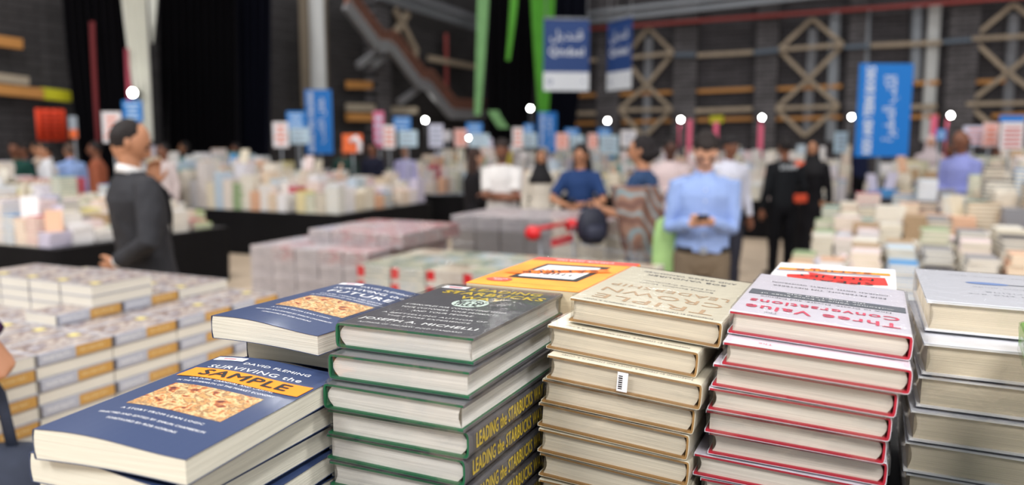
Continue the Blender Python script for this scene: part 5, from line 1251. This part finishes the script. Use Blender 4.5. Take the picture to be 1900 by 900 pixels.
# man in the dark suit
person(266, 4.15, 'balding man in a dark charcoal suit seen from behind in profile, hand at his mouth', 1.755, R(-42), 'tan', ('jacket', (46, 46, 50)), ('trousers', (40, 40, 44)), 'receding', (30, 24, 24), armR=(.07, -.19, 1.03), hintR=(1, .15, 0), hdirR=None,
       armL=(-.005, .05, 1.41), hintL=(-.6, .5, -1), hdirL=(.1, .0, 1), lean=(-.02, -.11), headyaw=R(-24), headpitch=R(-26), vox=.0075, curl=.6, build_w=1.12)
# man in the light blue shirt
pr, WRb, sb = person(1308, 5.1, 'bearded man in a light blue shirt looking down at his phone', 1.70, R(170), 'fair', ('shirt', (138, 160, 208)), ('trousers', (112, 98, 82)), 'full', (34, 26, 24), armR=(.085, .26, 1.17), armL=(-.03, .26, 1.18), hintR=(.28, -.25, -1), hintL=(-.28, -.25, -1),
       hdirR=(-.75, .5, .1), hdirL=(.7, .5, .15), headpitch=R(-46), vox=.0075, belt=(30, 26, 26), beard=(84, 62, 52), curl=.55, build_w=1.04)
phone(pr, (.025*sb, .325*sb, 1.20*sb), 'dark phone held in both hands by the man in blue', tilt=.5)
# woman with the shawl
pw, WRw, sw = person(1194, 5.9, 'woman in a navy top with a patterned shawl over her arm, facing the trolley', 1.69, R(62), 'tan', ('tee', (44, 66, 100)), ('trousers', (62, 92, 146)), 'bun', (26, 20, 22), armR=(.08, .30, 1.12), armL=(-.1, .32, 1.18), hintR=(.5, -.6, -.8), hintL=(-.5, -.5, -.8), sleeve='short', female=True, vox=.009, headyaw=R(6))
def shawl():
    base = pw; root = empty('shawl', world_of(base, (-.09, -.03, 1.07)), pw.rotation_euler.z, 'brown shawl with pale blue bands hanging from the woman\'s forearms', 'shawl')
    mb = MB(); rings = []
    for i in range(11):
        t = i/10; z = .25 - .54*t; wd = .21 + .05*sin(t*3) - .05*t; off = .06 - .10*t
        rings.append([(wd*cos(a_)*(1 + .08*sin(5*a_ + t*4)) , off + (.18 - .03*t)*sin(a_)*(1 + .10*sin(7*a_ + t*6)), z) for a_ in [2*pi*k/48 for k in range(48)]])
    mb.ring_loft(rings)
    m = bpy.data.materials.new('shawl_weave'); m.use_nodes = True; nt = m.node_tree; b = nt.nodes['Principled BSDF']; b.inputs['Roughness'].default_value = .9
    tc_ = nt.nodes.new('ShaderNodeTexCoord'); mp = nt.nodes.new('ShaderNodeMapping'); mp.inputs['Rotation'].default_value = (.3, R(35), .2); wv = nt.nodes.new('ShaderNodeTexWave'); wv.inputs['Scale'].default_value = 3.2; wv.inputs['Distortion'].default_value = 7; wv.inputs['Detail'].default_value = 2
    nt.links.new(tc_.outputs['Object'], mp.inputs[0]); nt.links.new(mp.outputs[0], wv.inputs[0]); rp_ = nt.nodes.new('ShaderNodeValToRGB'); e_ = rp_.color_ramp.elements
    e_[0].position = .0; e_[0].color = srgb((104, 74, 66)); e_[1].position = 1; e_[1].color = srgb((124, 150, 158)); x_ = e_.new(.45); x_.color = srgb((132, 98, 84)); x2 = e_.new(.8); x2.color = srgb((150, 116, 100))
    nt.links.new(wv.outputs[1], rp_.inputs[0]); nt.links.new(rp_.outputs[0], b.inputs['Base Color'])
    link('cloth', merged(mb, .008, 2, .008, 14), m, root)
    mb = MB()
    for k in range(26): a_ = 2*pi*k/26; mb.tube([(.13*cos(a_), -.04 + .13*sin(a_), -.28), (.135*cos(a_), -.04 + .135*sin(a_), -.36)], .003, 5)
    mb.build('fringe', mat('shawl_fringe', (150, 118, 104), .9), root)
shawl()
# others
P = [
 dict(x=1078, d=7.6, label='long-haired woman in a navy dress looking at her phone', h=1.62, yaw=R(165), skin='tan', top=('dress', (34, 58, 102)), hair='long', haircol=(28, 20, 20), armR=(.10, .28, 1.12), armL=(-.06, .28, 1.13), hintR=(1, -.2, -.6), hintL=(-1, -.2, -.6), headpitch=R(-26), sleeve='short', female=True),
 dict(x=932, d=7.6, label='bearded man in a white shirt with folded arms', h=1.66, yaw=R(172), skin='brown', top=('tee', (212, 208, 206)), legs=('trousers', (196, 190, 190)), hair='cap', haircol=(40, 30, 28), armR=(-.10, .20, 1.13), armL=(.10, .20, 1.17), hintR=(1, 0, -.6), hintL=(-1, 0, -.6), sleeve='short', beard=(40, 28, 26)),
 dict(x=880, d=7.9, label='woman with long brown hair in black, turned toward the man in white', h=1.58, yaw=R(-70), skin='fair', top=('dress', (22, 20, 24)), hair='long', haircol=(52, 34, 28), armR=(.12, .25, 1.0), female=True),
 dict(x=1243, d=8.6, label='man in a pale pink shirt reading between the shawled woman and the man in blue', h=1.68, yaw=R(178), skin='dark', top=('shirt', (206, 186, 186)), legs=('trousers', (60, 50, 52)), armR=(.06, .3, 1.16), armL=(-.06, .3, 1.16), headpitch=R(-22)),
 dict(x=1354, d=8.4, label='man in a white shirt standing right behind the man in blue', h=1.69, yaw=R(195), skin='brown', top=('shirt', (208, 208, 222)), legs=('trousers', (50, 50, 60)), hair='cap', haircol=(30, 26, 28)),
 dict(x=1456, d=9.4, label='person in a black uniform seen from behind, orange badge at the shoulder', h=1.68, yaw=R(8), skin='brown', top=('tee', (20, 22, 26)), legs=('trousers', (16, 16, 20)), armR=(.22, .2, 1.0), sleeve='long'),
 dict(x=1508, d=9.8, label='woman in a black robe standing right of the person in black uniform', h=1.66, yaw=R(150), skin='tan', top=('thobe', (20, 18, 22)), hair='scarf', haircol=(22, 20, 24), female=True, armR=(.1, .28, 1.1)),
 dict(x=1783, d=6.7, label='bald man in a lilac blue shirt among the piles at the right', h=1.74, yaw=R(115), skin='brown', top=('shirt', (140, 146, 204)), legs=('trousers', (50, 50, 60)), hair='bald', haircol=(40, 34, 34), headpitch=R(-14), armR=(.06, .3, 1.1), armL=(-.1, .28, 1.1)),
 dict(x=1724, d=10.2, label='woman in a pinkish white headscarf left of the bald man', h=1.72, yaw=R(160), skin='fair', top=('thobe', (206, 190, 192)), hair='scarf', haircol=(212, 196, 200), female=True),
 dict(x=1762, d=9.8, label='person in black just behind the bald man', h=1.62, yaw=R(120), skin='brown', top=('tee', (18, 18, 22)), legs=('trousers', (20, 20, 24)), hair='short'),
 dict(x=1850, d=8.6, label='dark-haired man in a black top right of the bald man', h=1.60, yaw=R(150), skin='brown', top=('tee', (24, 26, 36)), legs=('trousers', (20, 20, 24)), hair='full', headpitch=R(-14)),
 dict(x=1884, d=9.0, label='dark-haired person near the right edge under the white sign', h=1.58, yaw=R(170), skin='tan', top=('tee', (34, 32, 40)), legs=('trousers', (20, 20, 24)), hair='full', headpitch=R(-14)),
 dict(x=1592, d=13, label='person in a navy top half hidden behind the large blue banner', h=1.72, yaw=R(200), skin='brown', top=('tee', (26, 34, 66)), legs=('trousers', (20, 20, 24))),
 dict(x=1003, d=9.4, label='woman in a black headscarf and cream blouse right of the man in white', h=1.55, yaw=R(185), skin='tan', top=('shirt', (210, 202, 190)), legs=('trousers', (24, 22, 26)), hair='scarf', haircol=(24, 22, 26), female=True),
 dict(x=692, d=13.4, label='person in a dark navy top behind the left tables', h=1.62, yaw=R(160), skin='brown', top=('tee', (28, 30, 48)), legs=('trousers', (20, 20, 24)), hair='full'),
 dict(x=640, d=13.8, label='person in dark green behind the tall blue banner table', h=1.60, yaw=R(190), skin='brown', top=('tee', (40, 64, 58)), legs=('trousers', (20, 20, 24)), hair='full'),
 dict(x=752, d=15.2, label='person in a lilac shirt under the pale blue sign', h=1.55, yaw=R(170), skin='tan', top=('shirt', (184, 180, 220)), legs=('trousers', (40, 40, 50)), hair='short'),
 dict(x=30, d=10.8, label='man in a dark green shirt at the left edge', h=1.64, yaw=R(190), skin='brown', top=('tee', (28, 66, 58)), legs=('trousers', (24, 24, 30)), hair='full'),
 dict(x=46, d=11.6, label='person in navy beside the man in dark green', h=1.62, yaw=R(150), skin='brown', top=('tee', (32, 40, 70)), legs=('trousers', (24, 24, 30)), hair='full'),
 dict(x=88, d=10.4, label='man in a white shirt below the red orange cloth sign', h=1.63, yaw=R(120), skin='tan', top=('shirt', (214, 214, 218)), legs=('trousers', (40, 40, 50)), hair='short'),
 dict(x=74, d=11.2, label='man in a beige shirt behind the one in white', h=1.64, yaw=R(100), skin='tan', top=('tee', (196, 176, 160)), legs=('trousers', (40, 40, 50)), hair='short'),
 dict(x=131, d=10.8, label='man in a light blue shirt left of the black drape', h=1.61, yaw=R(60), skin='tan', top=('shirt', (150, 176, 226)), legs=('trousers', (40, 40, 50)), hair='short', haircol=(90, 70, 60)),
 dict(x=180, d=11.4, label='person in a rust top close to the suited man', h=1.64, yaw=R(110), skin='brown', top=('tee', (150, 84, 60)), legs=('trousers', (40, 40, 50)), hair='short'),
 dict(x=306, d=11.8, label='person in a pinkish top just right of the suited man', h=1.60, yaw=R(150), skin='brown', top=('tee', (206, 190, 188)), legs=('trousers', (40, 40, 50)), hair='short'),
 dict(x=345, d=14.4, label='long-haired woman in black against the black drape', h=1.63, yaw=R(120), skin='tan', top=('tee', (22, 20, 24)), legs=('trousers', (20, 20, 24)), hair='long', female=True),
 dict(x=440, d=15.0, label='person in dark clothes behind the tables left of the blue banner', h=1.60, yaw=R(130), skin='brown', top=('tee', (26, 24, 30)), legs=('trousers', (20, 20, 24)), hair='full'),
]
for kw in P:
    r_, WRx, sx = person(**kw)
    if 'navy dress' in kw['label']: phone(r_, (.02*sx, .37*sx, 1.15*sx), 'phone held by the woman in the navy dress', tilt=.6)
    if 'uniform' in kw['label']:
        mb = MB(); mb.tube([(.1, -.10, 1.36), (.19, -.02, 1.40), (.2, .04, 1.38)], [(.012, .05), (.012, .055), (.012, .04)], 10, up=(0, 0, 1)); mb.build('orange_badge', mat('badge_orange', (226, 96, 60), .6), r_)
        mb = MB(); mb.box((.16, -.12, .97), (.16, .05, .1)); bevel(mb.build('waist_pouch', mat('pouch_orange', (196, 70, 40), .7), r_), .012)
        mb = lettering([('STAFF', 0, 0, .07, .22, .003, 0)]); M = Matrix(((1, 0, 0, -.02), (0, 0, -1, -.152), (0, 1, 0, 1.34), (0, 0, 0, 1))) ; mb.v = [tuple(M @ Vector(v)) for v in mb.v]; mb.build('back_lettering', m_wtx, r_)
# the arm at the left edge
pa = Vector((-1.40, 1.5, 0))
person(0, 0, 'person in a purple shirt cut off by the left frame edge, elbow out', 1.78, R(8), 'tan', ('tee', (62, 28, 74)), ('trousers', (46, 52, 70)), 'full', loc=pa, armR=(.19, .19, 1.17), hintR=(1, -.5, -.9), belt=(30, 26, 30), sleeve='short', vox=.009)
bp_ = Vector((-1.095, 1.55, .90)); sb_ = empty('handbag', bp_, R(10), 'dark navy bag hanging from the forearm at the left frame edge', 'bag')
mb = MB(); mb.ring_loft([[(a*(abs(cos(t))**.6)*(1 if cos(t) > 0 else -1), b*(abs(sin(t))**.6)*(1 if sin(t) > 0 else -1), z_) for t in [2*pi*k/24 for k in range(24)]] for a, b, z_ in ((.09, .05, -.15), (.12, .075, -.12), (.13, .08, 0), (.115, .06, .08), (.09, .03, .115))])
mb.build('bag_body', mat('dark_denim', (40, 46, 62), .8, vary=.15, vscale=30), sb_)
mb = MB(); mb.tube([(-.07, .0, .1), (-.06, .03, .22), (-.02, .05, .285), (.02, .03, .22), (.05, .0, .1)], [(.012, .004)]*5, 8); mb.build('strap', mat('dark_denim', (40, 46, 62), .8), sb_)
bpy.data.scenes.remove(TMPS)
